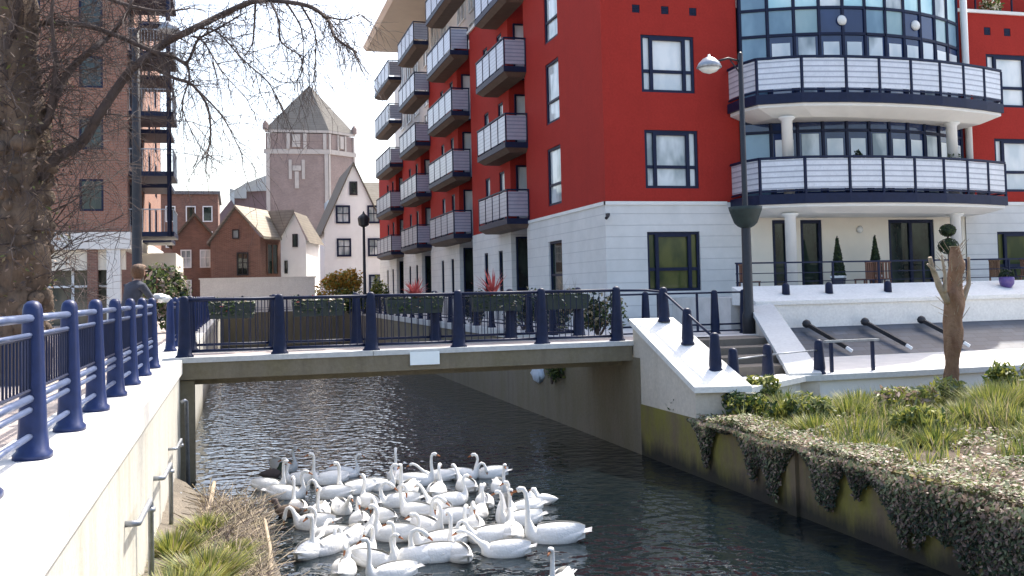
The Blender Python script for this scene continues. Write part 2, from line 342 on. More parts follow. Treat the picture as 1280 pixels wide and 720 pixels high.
struct(mb.build('right_path', 'pavement_flat'))
# lower planting bed on the right bank
mb = MB(); nx, ny = 26, 60
def bedz(x, y): return 0.92 + 0.10 * noise.noise(Vector((x * 0.8, y * 0.8, 0))) + 0.05 * max(0, x - 9) / 4
vsx = [(8.25 + 8.4 * i / nx, -2 + 20.3 * j / ny) for j in range(ny + 1) for i in range(nx + 1)]
mb.idx([(x, y, bedz(x, y)) for x, y in vsx], [(j * (nx + 1) + i, j * (nx + 1) + i + 1, (j + 1) * (nx + 1) + i + 1, (j + 1) * (nx + 1) + i) for j in range(ny) for i in range(nx)])
struct(mb.build('planting_bed', 'soil', smooth=True))
# mud bank below the left quay
mb = MB(); nx, ny = 20, 40
def bankw(y): return 0.75 + 0.35 * min(1, max(0, (17.2 - y) / 6)) if y < 16.3 else max(0.0, 0.75 * (17.6 - y) / 1.3)
def bankz(x, y):
    t = (x + 1.0) / max(0.05, bankw(y) + 0.55)
    return (0.42 * (1 - t) - 0.02 + 0.09 * noise.noise(Vector((x * 3, y * 3, 1))) * (1 - max(0, t) ** 3)) if t < 1.3 else -0.2
pts = [(-1.05 + 2.2 * i / nx, 6 + 11.7 * j / ny) for j in range(ny + 1) for i in range(nx + 1)]
mb.idx([(x, y, bankz(x, y)) for x, y in pts], [(j * (nx + 1) + i, j * (nx + 1) + i + 1, (j + 1) * (nx + 1) + i + 1, (j + 1) * (nx + 1) + i) for j in range(ny) for i in range(nx)])
struct(mb.build('mud_bank', 'mud', smooth=True))

# ------------------------------------------------------------------ quay walls
t = thing('quay_wall', 'stained beige concrete quay wall under the blue railing, with bent pipes on its face', 'quay wall', (XL, 5, 0))
mb = MB(); mb.box(-1.75, -8, -1, XL, 70, 2.08); mb.build('wall', 'quay', t)
mb = MB()
y = -8.0
while y < 70:
    mb.box(-1.78, y + 0.006, 2.0, XL + 0.05, min(70, y + 2.4) - 0.006, 2.25); y += 2.4
mb.build('coping', 'coping', t)
for y, z, r, dn in ((9.9, 1.33, 0.03, 1.3), (13.2, 1.17, 0.03, 1.1), (16.0, 1.12, 0.022, 0.15), (15.9, 0.30, 0.03, 0.4)):
    mb = MB(); pts = [(XL - 0.02, y, z), (XL + 0.10, y, z), (XL + 0.12, y + 0.02, z), (XL + 0.13, y + 1.15, z - 0.02), (XL + 0.13, y + 1.22, z - 0.07), (XL + 0.13, y + 1.26, z - dn)]
    mb.tube(pts, r, 8); mb.lathe([(r * 1.7, -0.02), (r * 1.7, 0.02)], (XL + 0.13, y + 1.2, z - 0.12), 8); mb.build('bent_pipe', 'steel', t, True)
mb = MB(); mb.tube([(XL + 0.06, 18.6, 1.55), (XL + 0.12, 18.6, 1.58), (XL + 0.14, 18.75, 1.55), (XL + 0.16, 18.9, -0.2)], 0.035, 8); mb.build('drain_pipe', 'steel', t, True)
mb = MB(); mb.box(XL, YB0 + 0.1, -0.5, XL + 0.25, YB0 + 0.5, 1.86); mb.build('buttress', 'beam', t)
t = thing('river_wall', 'mossy green and brown river wall running along the right bank', 'river wall', (XR, 5, 0))
mb = MB(); mb.box(XR, -8, -1, XR + 0.35, 19.0, 1.02); mb.build('wall', 'mossy', t)
mb = MB()
for y in (5.5, 9.3, 13.1): mb.box(XR - 0.06, y, -0.5, XR + 0.01, y + 0.25, 0.98)
mb.build('buttress', 'mossy', t)
t = thing('river_wall', 'grey brown river wall below the red flats, beyond and under the bridge', 'river wall', (XR, 45, 0))
mb = MB(); mb.box(XR, 19.0, -1, XR + 0.35, 70, 1.95); mb.build('wall', 'beam', t)
mb = MB(); mb.box(XR - 0.04, 22.3, 1.95, XR + 0.4, 70, 2.17); mb.build('coping', 'kerb', t)
mb = MB(); mb.box(-1.7, 70, -1, 8.2, 70.3, 2.26); tag(mb.build('quay_wall', 'beam', loc=(3, 70, 0)), 'far concrete quay wall closing the river below the gabled houses', 'quay wall')

# ------------------------------------------------------------------ railings
def post_mb(h=1.15, w=0.15, flare=1.0):
    mb = MB()
    k_ = h / 1.15; prof = [(0.165 * flare, 0.0), (0.165 * flare, 0.035), (0.135 * flare, 0.06), (0.118, 0.2 * k_), (0.105, 0.5 * k_), (0.092, 0.85 * k_), (0.085, h - 0.12), (0.083, h - 0.07), (0.07, h - 0.03), (0.04, h - 0.006), (0.0, h)]
    n = 14; vs = []
    for r, z in prof:
        for j in range(n):
            a = 2 * PI * j / n; c, s_ = math.cos(a), math.sin(a); q = (abs(c) ** 3 + abs(s_) ** 3) ** (-1 / 3)
            vs.append((r * 0.80 * c * q, r * s_ * q, z))
    k = len(prof)
    fs = [(i * n + j, i * n + (j + 1) % n, (i + 1) * n + (j + 1) % n, (i + 1) * n + j) for i in range(k - 1) for j in range(n)] + [tuple(range(n))[::-1]]
    mb.idx(vs, fs); return mb
POST = {}
def post(parent, p, h=1.15, rz=0.0, mat='navy', flare=1.0, name='post'):
    key = (h, mat, flare)
    if key not in POST:
        me = post_mb(h, flare=flare).build(name, mat, smooth=True); POST[key] = me.data; bpy.data.objects.remove(me)
    o = bpy.data.objects.new(name, POST[key]); COL.objects.link(o); o.parent = parent
    o.location = Vector(p) - Vector(WL[parent.name]); o.rotation_euler = (0, 0, rz); return o
def railing(name, label, pts, ztop, zlow, h=1.15, mats=('navy', 'rail', 'navy_dark'), bars=0.11, rails=(0.12,), rz=0.0, flare=1.0, r=0.024, group=None, infill=(0.28, 0.22)):
    """pts: list of post bases (world)"""
    t = thing(name, label, 'railing', pts[0], group)
    for p in pts: post(t, p, h, rz, mats[0], flare)
    mb = MB()
    for a, b in zip(pts, pts[1:]):
        a, b = Vector(a), Vector(b)
        for dz in ztop: mb.tube([a + Vector((0, 0, dz)), b + Vector((0, 0, dz))], r if dz == ztop[0] else r * 0.55, 8)
    mb.build('top_rail', mats[1], t, True)
    mb = MB()
    for a, b in zip(pts, pts[1:]):
        a, b = Vector(a), Vector(b)
        for dz in zlow: mb.tube([a + Vector((0, 0, dz)), b + Vector((0, 0, dz))], r * (1.0 if dz == max(zlow) else 0.8), 8)
    mb.build('lower_rail', mats[1], t, True)
    if bars:
        for a, b in zip(pts, pts[1:]):
            mb = MB(); a, b = Vector(a), Vector(b); L = (b - a).length; n = int(L / bars)
            for i in range(1, n):
                p = a.lerp(b, i / n); mb.tube([p + Vector((0, 0, infill[0])), p + Vector((0, 0, h - infill[1]))], 0.009, 5)
            for z in (infill[0], h - infill[1]): mb.tube([a + Vector((0, 0, z)), b + Vector((0, 0, z))], 0.014, 5)
            mb.build('baluster_panel', mats[2], t)
    return t
railing('railing', 'blue railing with stout tapered posts on the pale left quay coping', [(-1.44 + 0.02 * (i - 3), 8.05 + 1.555 * (i - 3), 2.25) for i in range(10)], (1.02, 0.90), (0.44, 0.36, 0.17), bars=0.10, r=0.03, infill=(0.5, 0.27))
YF = YB0 + 0.22
BX = [-0.92, 0.80, 2.54, 4.28, 6.02, 7.66]
railing('railing', 'dark blue railing on the near edge of the footbridge, above the white plate', [(x, YF, 2.27) for x in BX], (1.07,), (0.12,), rz=PI / 2, mats=('navy_dark', 'navy_dark', 'navy_dark'), r=0.028, infill=(0.12, 0.1), bars=0.125)
railing('railing', 'dark railing on the far edge of the footbridge, hung with planting troughs', [(x, YB1 - 0.2, 2.27) for x in BX], (1.07,), (0.12,), rz=PI / 2, mats=('navy_dark', 'navy_dark', 'navy_dark'), r=0.028, infill=(0.12, 0.1), bars=0.125)
railing('railing', 'dark blue railing along the left quay beyond the footbridge', [(-1.35, 22.6 + 2.1 * i, 2.25) for i in range(22)], (1.02, 0.9), (0.17,), mats=('navy', 'navy_dark', 'navy_dark'), bars=0.13)
railing('railing', 'dark blue railing along the right quay below the red flats', [(8.12, 23.2 + 2.2 * i, 2.17) for i in range(21)], (1.02,), (0.17,), mats=('navy_dark', 'navy_dark', 'navy_dark'), bars=0.16)
railing('railing', 'dark railing on top of the far quay wall below the gabled houses', [(-1.4 + 1.85 * i, 70.15, 2.26) for i in range(6)], (1.02,), (0.15,), mats=('navy_dark', 'navy_dark', 'navy_dark'), bars=0.2, rz=PI / 2)

# ------------------------------------------------------------------ footbridge
t = thing('footbridge', 'concrete footbridge across the narrow river with a pale kerb', 'footbridge', (3.4, YB0, 1.9))
mb = MB(); mb.box(XL - 0.02, YB0 + 0.002, 1.88, XR, YB1, 2.22); mb.box(XL, YB0 + 0.6, 1.74, XR, YB1 - 0.6, 1.88); mb.build('beam', 'beam', t)
mb = MB()
for a, b in ((XL - 0.3, 2.54), (2.55, 7.97)): mb.box(a, YB0 - 0.03, 2.19, b, YB0 + 0.42, 2.285)
mb.build('kerb', 'kerb', t)
mb = MB(); mb.box(XL, YB1 - 0.4, 2.2, XR, YB1, 2.285); mb.build('kerb', 'kerb', t)
mb = MB(); mb.face([(XL - 0.7, YB0 + 0.42, 2.235), (XR + 1.1, YB0 + 0.42, 2.235), (XR + 1.1, YB1 - 0.4, 2.235), (XL - 0.7, YB1 - 0.4, 2.235)]); mb.build('deck', 'paving', t)
mb = MB(); mb.box(3.25, YB0 - 0.065, 1.98, 3.83, YB0 - 0.035, 2.23); s_ = mb.build('sign_plate', 'sign', loc=(3.54, YB0 - 0.05, 1.98))
tag(s_, 'white sign plate fixed to the edge of the footbridge', 'sign')

# ------------------------------------------------------------------ red apartment building
XF, Y0 = 11.15, 29.18
FX = lambda u, d, z: (XF + d, u, z)          # river facade, u = Y
FY = lambda u, d, z: (u, Y0 + d, z)          # front facade, u = X
def wall(mb, F, u0, u1, z0, z1, holes=(), depth=0.16, m=0, off=0.0):
    us = sorted({u0, u1, *[h[0] for h in holes], *[h[1] for h in holes]}); zs = sorted({z0, z1, *[h[2] for h in holes], *[h[3] for h in holes]})
    us = [u for u in us if u0 <= u <= u1]; zs = [z for z in zs if z0 <= z <= z1]
    for a, b in zip(us, us[1:]):
        for c, d in zip(zs, zs[1:]):
            if any(h[0] <= (a + b) / 2 <= h[1] and h[2] <= (c + d) / 2 <= h[3] for h in holes): continue
            mb.face([F(a, off, c), F(b, off, c), F(b, off, d), F(a, off, d)], m)
    for a, b, c, d in holes:
        for p, q in (((a, c), (b, c)), ((b, c), (b, d)), ((b, d), (a, d)), ((a, d), (a, c))):
            mb.face([F(p[0], off, p[1]), F(q[0], off, q[1]), F(q[0], depth, q[1]), F(p[0], depth, p[1])], m)
def fbox(mb, F, u0, u1, d0, d1, z0, z1, m=0):
    P = [F(u, d, z) for z in (z0, z1) for u, d in ((u0, d0), (u1, d0), (u1, d1), (u0, d1))]; mb.hexa(P, m)
def window(parent, F, u0, u1, z0, z1, pm='pane_pale', style='front', fm='navy_dark', fw_=0.085, d=0.0, name='window'):
    mb = MB(); e = 0.003
    U0, U1, Z0, Z1 = u0 + e, u1 - e, z0 + e, z1 - e
    a, b = d + 0.03, d + 0.12
    fbox(mb, F, U0, U0 + fw_, a, b, Z0, Z1); fbox(mb, F, U1 - fw_, U1, a, b, Z0, Z1)
    fbox(mb, F, U0 + fw_, U1 - fw_, a, b, Z1 - fw_, Z1); fbox(mb, F, U0 + fw_, U1 - fw_, a, b, Z0, Z0 + fw_)
    W, H = U1 - U0, Z1 - Z0
    c, g = d + 0.045, d + 0.115
    if style == 'front':
        for q in (0.19, 0.81): fbox(mb, F, U0 + W * q - 0.055, U0 + W * q + 0.055, a - 0.02, b, Z0 + fw_, Z1 - fw_)
        fbox(mb, F, U0 + fw_, U1 - fw_, c, g, Z0 + H * 0.37 - 0.05, Z0 + H * 0.37 + 0.05)
        fbox(mb, F, U0 + W * 0.19 + 0.055, U0 + W * 0.81 - 0.055, a - 0.018, g - 0.01, Z1 - fw_ - 0.07, Z1 - fw_ + 0.002)
    elif style == 'transom': fbox(mb, F, U0 + fw_, U1 - fw_, c, g, Z0 + H * 0.36 - 0.04, Z0 + H * 0.36 + 0.04)
    elif style == 'double': fbox(mb, F, (U0 + U1) / 2 - 0.06, (U0 + U1) / 2 + 0.06, c, g, Z0 + fw_, Z1 - fw_)
    elif style == 'grid':
        for q in (1 / 3, 2 / 3): fbox(mb, F, U0 + W * q - 0.03, U0 + W * q + 0.03, c, g, Z0 + fw_, Z1 - fw_)
        fbox(mb, F, U0 + fw_, U1 - fw_, c + 0.01, g, (Z0 + Z1) / 2 - 0.03, (Z0 + Z1) / 2 + 0.03)
    elif style == 'cross':
        fbox(mb, F, (U0 + U1) / 2 - 0.03, (U0 + U1) / 2 + 0.03, c, g, Z0 + fw_, Z1 - fw_)
        fbox(mb, F, U0 + fw_, U1 - fw_, c + 0.01, g, Z0 + H * 0.55 - 0.03, Z0 + H * 0.55 + 0.03)
    w_ = mb.build(name, fm, parent)
    mb = MB(); mb.face([F(U0 + 0.02, d + 0.1, Z0 + 0.02), F(U1 - 0.02, d + 0.1, Z0 + 0.02), F(U1 - 0.02, d + 0.1, Z1 - 0.02), F(U0 + 0.02, d + 0.1, Z1 - 0.02)])
    mb.build('pane', pm, w_); return w_
AP = thing('apartment_building', 'large red rendered block of flats with white ground floor and curved balconies', 'apartment building', (XF, Y0, 2.08))
ZB, HT, ZW = 6.06, 18.6, 12.76  # block's unseen height chosen so its shadow reaches the footbridge
front_win = [(12.48, 14.32, 9.57, 11.41), (12.52, 14.36, 6.50, 8.36), (12.5, 14.32, 13.6, 15.4)]
base_win = [(12.5, 14.32, 3.24, 5.12)]
vents = [(x, x + 0.26, 12.1, 12.36) for x in (12.22, 13.22, 14.2)]
near_win = [(33.5, 35.05, 6.42, 8.52), (33.5, 35.05, 9.42, 11.66), (33.5, 35.05, 12.42, 14.6)]
near_base = [(33.5, 35.05, 3.2, 5.12)]
wing_win = [(25.58, 27.6, 9.45, 11.33), (25.78, 27.7, 6.45, 8.33), (29.5, 31.5, 9.45, 11.33), (29.5, 31.5, 6.45, 8.33)]
wing_base = [(25.7, 27.7, 3.15, 5.04), (29.5, 31.5, 3.15, 5.04)]
wvents = [(x, x + 0.28, 12.0, 12.28) for x in (25.55, 26.4)]
SEC = [(37.8, 40.2, 47.2), (47.2, 50.2, 58.0), (58.0, 61.0, 68.0), (68.0, 71.0, 79.6)]   # recess start, section start, section end
STOP = [15.95, 15.95, 12.95, 12.95]
mb = MB()
wall(mb, FY, 24.42, 40, ZB, ZW, wing_win + wvents); mb.build('red_wall', 'red', AP); mb = MB()  # wing carried on out of view so that it casts its shadow
wall(mb, FX, Y0, 37.8, ZB, HT, near_win); wall(mb, FY, XF, 15.86, ZB, HT, front_win + vents)
mb.box(15.86, Y0 + 0.01, 12.8, 24.42, Y0 + 0.3, HT); mb.box(XF + 0.02, Y0 + 0.3, HT - 0.3, 24.4, 37.7, HT)  # upper wall, then an unseen roof slab added to block the sun
mb.face([(XF, 37.8, ZB), (XF + 1.3, 37.8, ZB), (XF + 1.3, 37.8, HT), (XF, 37.8, HT)])
mb.build('red_wall', 'red', AP)
for (a, b, c), zt in zip(SEC, STOP):
    mb = MB()
    holes = [(b + 1.0, b + 1.85, z, z + 2.2) for z in (6.3, 9.3, 12.3) if z + 2.3 < zt] + [(b + 3.5, b + 4.35, z, z + 2.2) for z in (6.3, 9.3, 12.3) if z + 2.3 < zt]
    wall(mb, FX, b, c, ZB, zt, holes)
    mb.face([(XF, b, ZB), (XF + 1.3, b, ZB), (XF + 1.3, b, zt), (XF, b, zt)]); mb.face([(XF, c, ZB), (XF + 1.3, c, ZB), (XF + 1.3, c, zt), (XF, c, zt)])
    mb.face([(XF + 1.3, a, 2), (XF + 1.3, b, 2), (XF + 1.3, b, zt), (XF + 1.3, a, zt)])
    mb.build('red_wall', 'red', AP)
mb = MB(); o_ = -0.035
wall(mb, FY, 24.42, 40, 2.0, ZB - 0.004, wing_base, off=o_); mb.build('white_base_wall', 'block', AP); mb = MB()
wall(mb, FX, Y0 - 0.035, 37.8, 2.0, ZB - 0.004, near_base, off=o_); wall(mb, FY, XF - 0.035, 15.86, 2.0, ZB - 0.004, base_win, off=o_)
mb.face([(XF - 0.035, 37.8, 2), (XF + 1.3, 37.8, 2), (XF + 1.3, 37.8, ZB), (XF - 0.035, 37.8, ZB)])
mb.build('white_base_wall', 'block', AP)
for (a, b, c) in SEC:
    mb = MB(); wall(mb, FX, b, c, 2.0, ZB - 0.004, [(b + 1.4, b + 2.1, 3.0, 5.1), (b + 4.0, b + 4.7, 3.0, 5.1)], off=o_)
    mb.face([(XF - 0.035, b, 2), (XF + 1.3, b, 2), (XF + 1.3, b, ZB), (XF - 0.035, b, ZB)])
    mb.build('white_base_wall', 'block', AP)
mb = MB()   # string course between white and red
mb.box(XF - 0.075, Y0 - 0.075, ZB - 0.09, XF - 0.036, 37.8, ZB + 0.02); mb.box(XF - 0.075, Y0 - 0.075, ZB - 0.09, 15.3, Y0 - 0.036, ZB + 0.02); mb.box(24.9, Y0 - 0.075, ZB - 0.09, 40, Y0 - 0.036, ZB + 0.02)
mb.build('string_course', 'white', AP); mb = MB()
mb.box(24.4, Y0 - 0.08, ZW, 40, Y0 + 0.25, ZW + 0.11); mb.build('string_course', 'white', AP); mb = MB(); mb.box(XF - 0.08, 40.2, 15.95, XF + 0.25, 58.0, 16.08); mb.build('string_course', 'white', AP); mb = MB(); mb.box(XF - 0.08, 61.0, 12.95, XF + 0.25, 79.6, 13.06)
mb.build('string_course', 'white', AP)
mb = MB(); wall(mb, FY, 15.86, 24.42, 2.0, 6.1, [(16.93, 17.52, 3.02, 5.48), (17.97, 18.77, 3.02, 5.48), (21.33, 23.14, 3.02, 5.48)], off=0.0); mb.build('cream_wall', 'cream', AP)
mb = MB()   # storeys set back above the river facade, pale and glazed
mb.box(XF + 1.35, 37.9, 12.9, 26, 79.5, 21.0); mb.build('set_back_storey', 'white', AP)
mb = MB(); mb.box(XF + 1.3, Y0 + 0.5, 2, 40, 79.5, 12.6); mb.build('light_blocking_core', 'soffit', AP)  # unseen box added inside the thin walls to stop light passing through
mb = MB(); mb.hexa([(9.35, 44, 21.0), (28, 44, 21.0), (28, 72.4, 21.0), (9.35, 72.4, 21.0), (9.15, 43.8, 21.35), (28, 43.8, 21.35), (28, 72.6, 21.35), (9.15, 72.6, 21.35)]); mb.build('roof', 'eave', AP)
mb = MB(); mb.box(24.6, Y0 + 2.4, 12.6, 40, 45, 15.6); mb.build('penthouse_wall', 'red', AP)
mb = MB()
for i in range(9): mb.bar((24.5 + i * 1.6, Y0 + 1.0, 12.8), (24.5 + i * 1.6, Y0 + 1.0, 13.9), 0.05, 0.05)
mb.bar((24.5, Y0 + 1, 13.9), (38, Y0 + 1, 13.9), 0.06, 0.06); mb.bar((24.5, Y0 + 1, 13.2), (38, Y0 + 1, 13.2), 0.04, 0.04); mb.build('roof_railing', 'navy_dark', AP)
mb = MB(); mb.tube([(24.6, Y0 - 0.15, 6.2), (24.6, Y0 - 0.15, 14.5)], 0.12, 10); mb.build('downpipe', 'white', AP, True)
mb = MB(); mb.tube([(24.2, Y0 - 0.08, 3.0), (24.2, Y0 - 0.08, 5.7)], 0.05, 8); mb.build('downpipe', 'cream', AP, True)
# windows
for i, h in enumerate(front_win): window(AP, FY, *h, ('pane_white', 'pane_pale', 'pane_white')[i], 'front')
for h in base_win + wing_base: window(AP, FY, *h, 'pane_garden', 'front')
for h in wing_win: window(AP, FY, *h, 'pane_white', 'front')
for h in vents + wvents:
    mb = MB(); fbox(mb, FY, h[0] + 0.003, h[1] - 0.003, 0.02, 0.12, h[2] + 0.003, h[3] - 0.003)
    for k in range(4): fbox(mb, FY, h[0] + 0.02, h[1] - 0.02, 0.0, 0.02, h[2] + 0.03 + k * 0.055, h[2] + 0.055 + k * 0.055)
    mb.build('vent', 'navy_dark', AP)
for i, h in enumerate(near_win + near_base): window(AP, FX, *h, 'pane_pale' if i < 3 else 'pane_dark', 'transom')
for (a, b, c), zt in zip(SEC, STOP):
    FR = lambda u, d, z, b=b: (u, b + d - 0.16, z)
    for k, z in enumerate((6.3, 9.3, 12.3)):
        if z + 2.3 > zt: continue
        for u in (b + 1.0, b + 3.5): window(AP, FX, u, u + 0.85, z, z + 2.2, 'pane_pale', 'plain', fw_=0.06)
        window(AP, FR, XF + 0.22, XF + 1.25, z - 0.1, z + 2.3, 'pane_white', 'plain', fw_=0.07, name='balcony_door')
    for u in (b + 1.4, b + 4.0): window(AP, FX, u, u + 0.7, 3.0, 5.1, 'pane_dark', 'plain', fw_=0.06, d=-0.03)
    window(AP, FR, XF + 0.15, XF + 1.25, 2.2, 5.6, 'pane_dark', 'transom', fw_=0.07, name='entrance_door')
    FS = lambda u, d, z: (XF + 1.35 + d - 0.12, u, z)
    for k, z in enumerate((13.0, 15.6, 18.3)):
        if z < zt - 0.4 and zt > 13: continue
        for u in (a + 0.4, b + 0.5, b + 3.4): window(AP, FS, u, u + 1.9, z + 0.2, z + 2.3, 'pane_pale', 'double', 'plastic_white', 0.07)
for h, st in (((16.93, 17.52, 3.02, 5.48), 'plain'), ((17.97, 18.77, 3.02, 5.48), 'plain'), ((21.33, 23.14, 3.02, 5.48), 'double')): window(AP, FY, *h, 'pane_dark', st, fw_=0.11, name='door')
# river-side balconies
def balcony(y0, y1, zf):
    xo, xi = 10.22, XF - 0.002; h = 1.1
    sl = MB(); sl.box(xo, y0, zf - 0.24, xi, y1, zf - 0.02); mb = MB()
    mb.hexa([(xo + 0.25, y0 + 0.25, zf - 0.40), (xi, y0 + 0.25, zf - 0.40), (xi, y1 - 0.25, zf - 0.40), (xo + 0.25, y1 - 0.25, zf - 0.40), (xo + 0.03, y0 + 0.03, zf - 0.243), (xi, y0 + 0.03, zf - 0.243), (xi, y1 - 0.03, zf - 0.243), (xo + 0.03, y1 - 0.03, zf - 0.243)])
    b = sl.build('balcony', 'navy_dark', AP); mb.build('soffit', 'soffit', b)
    mb = MB(); n = 4
    ys = [y0 + 0.03 + (y1 - y0 - 0.06) * i / n for i in range(n + 1)]
    for y in ys: mb.box(xo + 0.01, y - 0.025, zf - 0.02, xo + 0.06, y + 0.025, zf + h - 0.03)
    mb.bar((xo + 0.035, y0, zf + h), (xo + 0.035, y1, zf + h), 0.07, 0.06)
    for y in (y0 + 0.03, y1 - 0.03): mb.bar((xo + 0.06, y, zf + h), (xi, y, zf + h), 0.07, 0.06); mb.box(xi - 0.05, y - 0.025, zf - 0.02, xi - 0.002, y + 0.025, zf + h - 0.03)
    mb.build('guard_rail', 'navy_dark', b)
    mb = MB()
    for p, q in zip(ys, ys[1:]): mb.box(xo + 0.025, p + 0.05, zf + 0.06, xo + 0.04, q - 0.05, zf + h - 0.07)
    for y in (y0 + 0.03, y1 - 0.03): mb.box(xo + 0.075, y - 0.008, zf + 0.06, xi - 0.06, y + 0.008, zf + h - 0.07)
    mb.build('panel', 'panel_shaded', b)
for (y0, y1), zs in (((37.5, 42.2), (6.2, 9.2, 12.2, 15.2)), ((47.4, 53.6), (6.2, 9.2, 12.2, 15.2, 18.2)), ((57.6, 63.4), (6.2, 9.2, 12.2, 15.2, 18.2)), ((67.6, 74.6), (6.2, 9.2, 12.2, 15.2, 18.2))):
    for z in zs: balcony(y0, y1, z)
# curved front balconies
PLAN = [(15.43, 29.14), (15.40, 28.2), (15.55, 27.5), (16.75, 26.86), (18.15, 26.6), (19.3, 26.52), (20.5, 26.56), (21.7, 26.7), (22.8, 26.95), (23.85, 27.25), (24.85, 27.62), (24.95, 29.14)]
def offset_plan(d):
    c = Vector((20.2, 29.3)); out = []
    for i, (x, y) in enumerate(PLAN):
        v = Vector((x, y)); k = (c - v).normalized() * d
        out.append((x + k.x, y + k.y if 0 < i < len(PLAN) - 1 else y))
    return out
def loft(mb, A, za, B, zb, m):
    for i in range(len(A) - 1): mb.face([(*A[i], za), (*A[i + 1], za), (*B[i + 1], zb), (*B[i], zb)], m)
def front_balcony(zf, h=1.12, fascia=0.30, thick=0.28):
    b0 = MB(); P = PLAN; I = offset_plan(0.10); J = offset_plan(0.8)
    b0.prism(P, zf - fascia, zf); w_ = MB()
    w_.prism(I, zf - fascia - 0.10, zf - fascia - 0.002, 0); loft(w_, I, zf - fascia - 0.10, J, zf - fascia - thick, 0)
    w_.face([(*p, zf - fascia - thick) for p in J], 0)
    b = b0.build('curved_balcony', 'navy_dark', AP); w_.build('soffit', 'white', b)
    mb = MB(); E = offset_plan(0.06)
    for p in E[1:-1]: mb.box(p[0] - 0.035, p[1] - 0.035, zf, p[0] + 0.035, p[1] + 0.035, zf + h - 0.04)
    for p, q in zip(E, E[1:]): mb.bar((*p, zf + h), (*q, zf + h), 0.08, 0.07); mb.bar((*p, zf + 0.10), (*q, zf + 0.10), 0.04, 0.05)
    mb.build('guard_rail', 'navy_dark', b)
    for p, q in zip(E, E[1:]):
        p, q = Vector((*p, 0)), Vector((*q, 0)); d = (q - p).normalized() * 0.05
        mb = MB(); mb.bar(p + d + Vector((0, 0, zf + 0.61)), q - d + Vector((0, 0, zf + 0.61)), 0.014, 0.92); mb.build('panel', 'panel', b)
front_balcony(6.13); front_balcony(9.23, thick=0.36)
for x, y in ((16.62, 27.55), (22.85, 27.75)):
    for z0, z1 in ((3.06, 5.57), (6.14, 8.58)):
        mb = MB(); mb.lathe([(0.17, z0), (0.17, z1 - 0.12), (0.26, z1 - 0.05), (0.26, z1)], (x, y, 0), 18); mb.build('pillar', 'white', AP, True)
# curved glass bay
def bayxy(t):
    x = 15.95 + 8.4 * t; return (x, 29.12 - 4.4 * t * (1 - t) * 1.15)
NB = 11; BP = [bayxy(i / NB) for i in range(NB + 1)]
mbf = MB()
rows = [(6.2, 8.28, 'door'), (8.28, 9.25, 'fascia'), (9.25, 11.42, 'door'), (11.42, 12.28, 'span'), (12.28, 14.4, 'upper'), (14.4, 15.3, 'span'), (15.3, 17.6, 'upper')]
bay = MB()
for p, q in zip(BP, BP[1:]):
    P, Q = Vector((*p, 0)), Vector((*q, 0)); nrm = (Q - P).cross(Vector((0, 0, 1))).normalized() * -1
    for z in (6.2, 8.28, 8.62, 9.25, 11.42, 12.28, 14.4, 15.3, 17.6): bay.bar(P + Vector((0, 0, z)), Q + Vector((0, 0, z)), 0.10, 0.09)
for p in BP: bay.box(p[0] - 0.045, p[1] - 0.05, 6.2, p[0] + 0.045, p[1] + 0.05, 17.6)
bay.prism([(p[0], p[1]) for p in BP], 17.6, 17.9); bay.prism([(p[0], p[1]) for p in BP], 6.02, 6.16)
BAY = bay.build('glass_bay', 'navy_dark', AP)
spanc = ['pane_blue', 'pane_blue', 'pane_teal', 'pane_navy', 'pane_navy', 'pane_blue', 'pane_teal', 'pane_navy', 'pane_navy', 'pane_teal', 'pane_blue']
for i, (p, q) in enumerate(zip(BP, BP[1:])):
    P, Q = Vector((*p, 0)), Vector((*q, 0)); D = (Q - P).normalized(); nrm = Vector((D.y, -D.x, 0))
    def pq(a, b, z0, z1, mat, off=0.0, name='pane'):
        mb = MB(); o = nrm * off
        mb.face([P + D * a + o + Vector((0, 0, z0)), P + D * b + o + Vector((0, 0, z0)), P + D * b + o + Vector((0, 0, z1)), P + D * a + o + Vector((0, 0, z1))]); mb.build(name, mat, BAY)
    L = (Q - P).length
    for z0, z1, k in rows:
        if k == 'span': pq(0, L, z0, z1, spanc[i], 0.0, 'spandrel_panel')
        elif k == 'fascia': pq(0, L, z0, z1, 'pane_navy', 0.0, 'spandrel_panel')
        elif k == 'upper': pq(0, L, z0, z1, 'pane_blue' if i == 0 else ('pane_cyan' if i % 3 else 'pane_pale'))
        else:
            pq(0, L, z0, z1, 'pane_blue' if i == 0 else 'pane_navy', 0.0, 'spandrel_panel')
            if i: pq(0.13, L - 0.13, z0 + 0.12, z1 - (0.26 if i % 3 != 2 else 0.1), ('pane_white', 'pane_white', 'pane_pale')[(i + int(z0)) % 3], 0.02)
for k, t_ in ((4, 0.36), (8, 0.70)):
    x, y = bayxy(t_); mb = MB(); mb.lathe([(0.02, 0), (0.17, 0.0), (0.17, 0.03), (0.12, 0.07), (0.02, 0.09)], (0, 0, 0), 18)
    mb.v = [(x + v[0], y - 0.02 - v[2], 11.85 + v[1]) for v in mb.v]; mb.build('wall_light', 'lampglass', AP, True)
mb = MB(); mb.lathe([(0.02, 0), (0.11, 0.0), (0.13, 0.03), (0.08, 0.08), (0.02, 0.1)], (0, 0, 0), 14); mb.v = [(20.2 + v[0], Y0 - v[2], 5.15 + v[1]) for v in mb.v]; mb.build('wall_light', 'lampglass', AP, True)
mb = MB(); mb.box(XF - 0.02, Y0 - 0.2, 5.62, XF + 0.06, Y0 - 0.03, 5.70); mb.tube([(XF, Y0 - 0.2, 5.62), (XF - 0.12, Y0 - 0.34, 5.53)], 0.05, 8); mb.build('security_camera', 'black', AP)

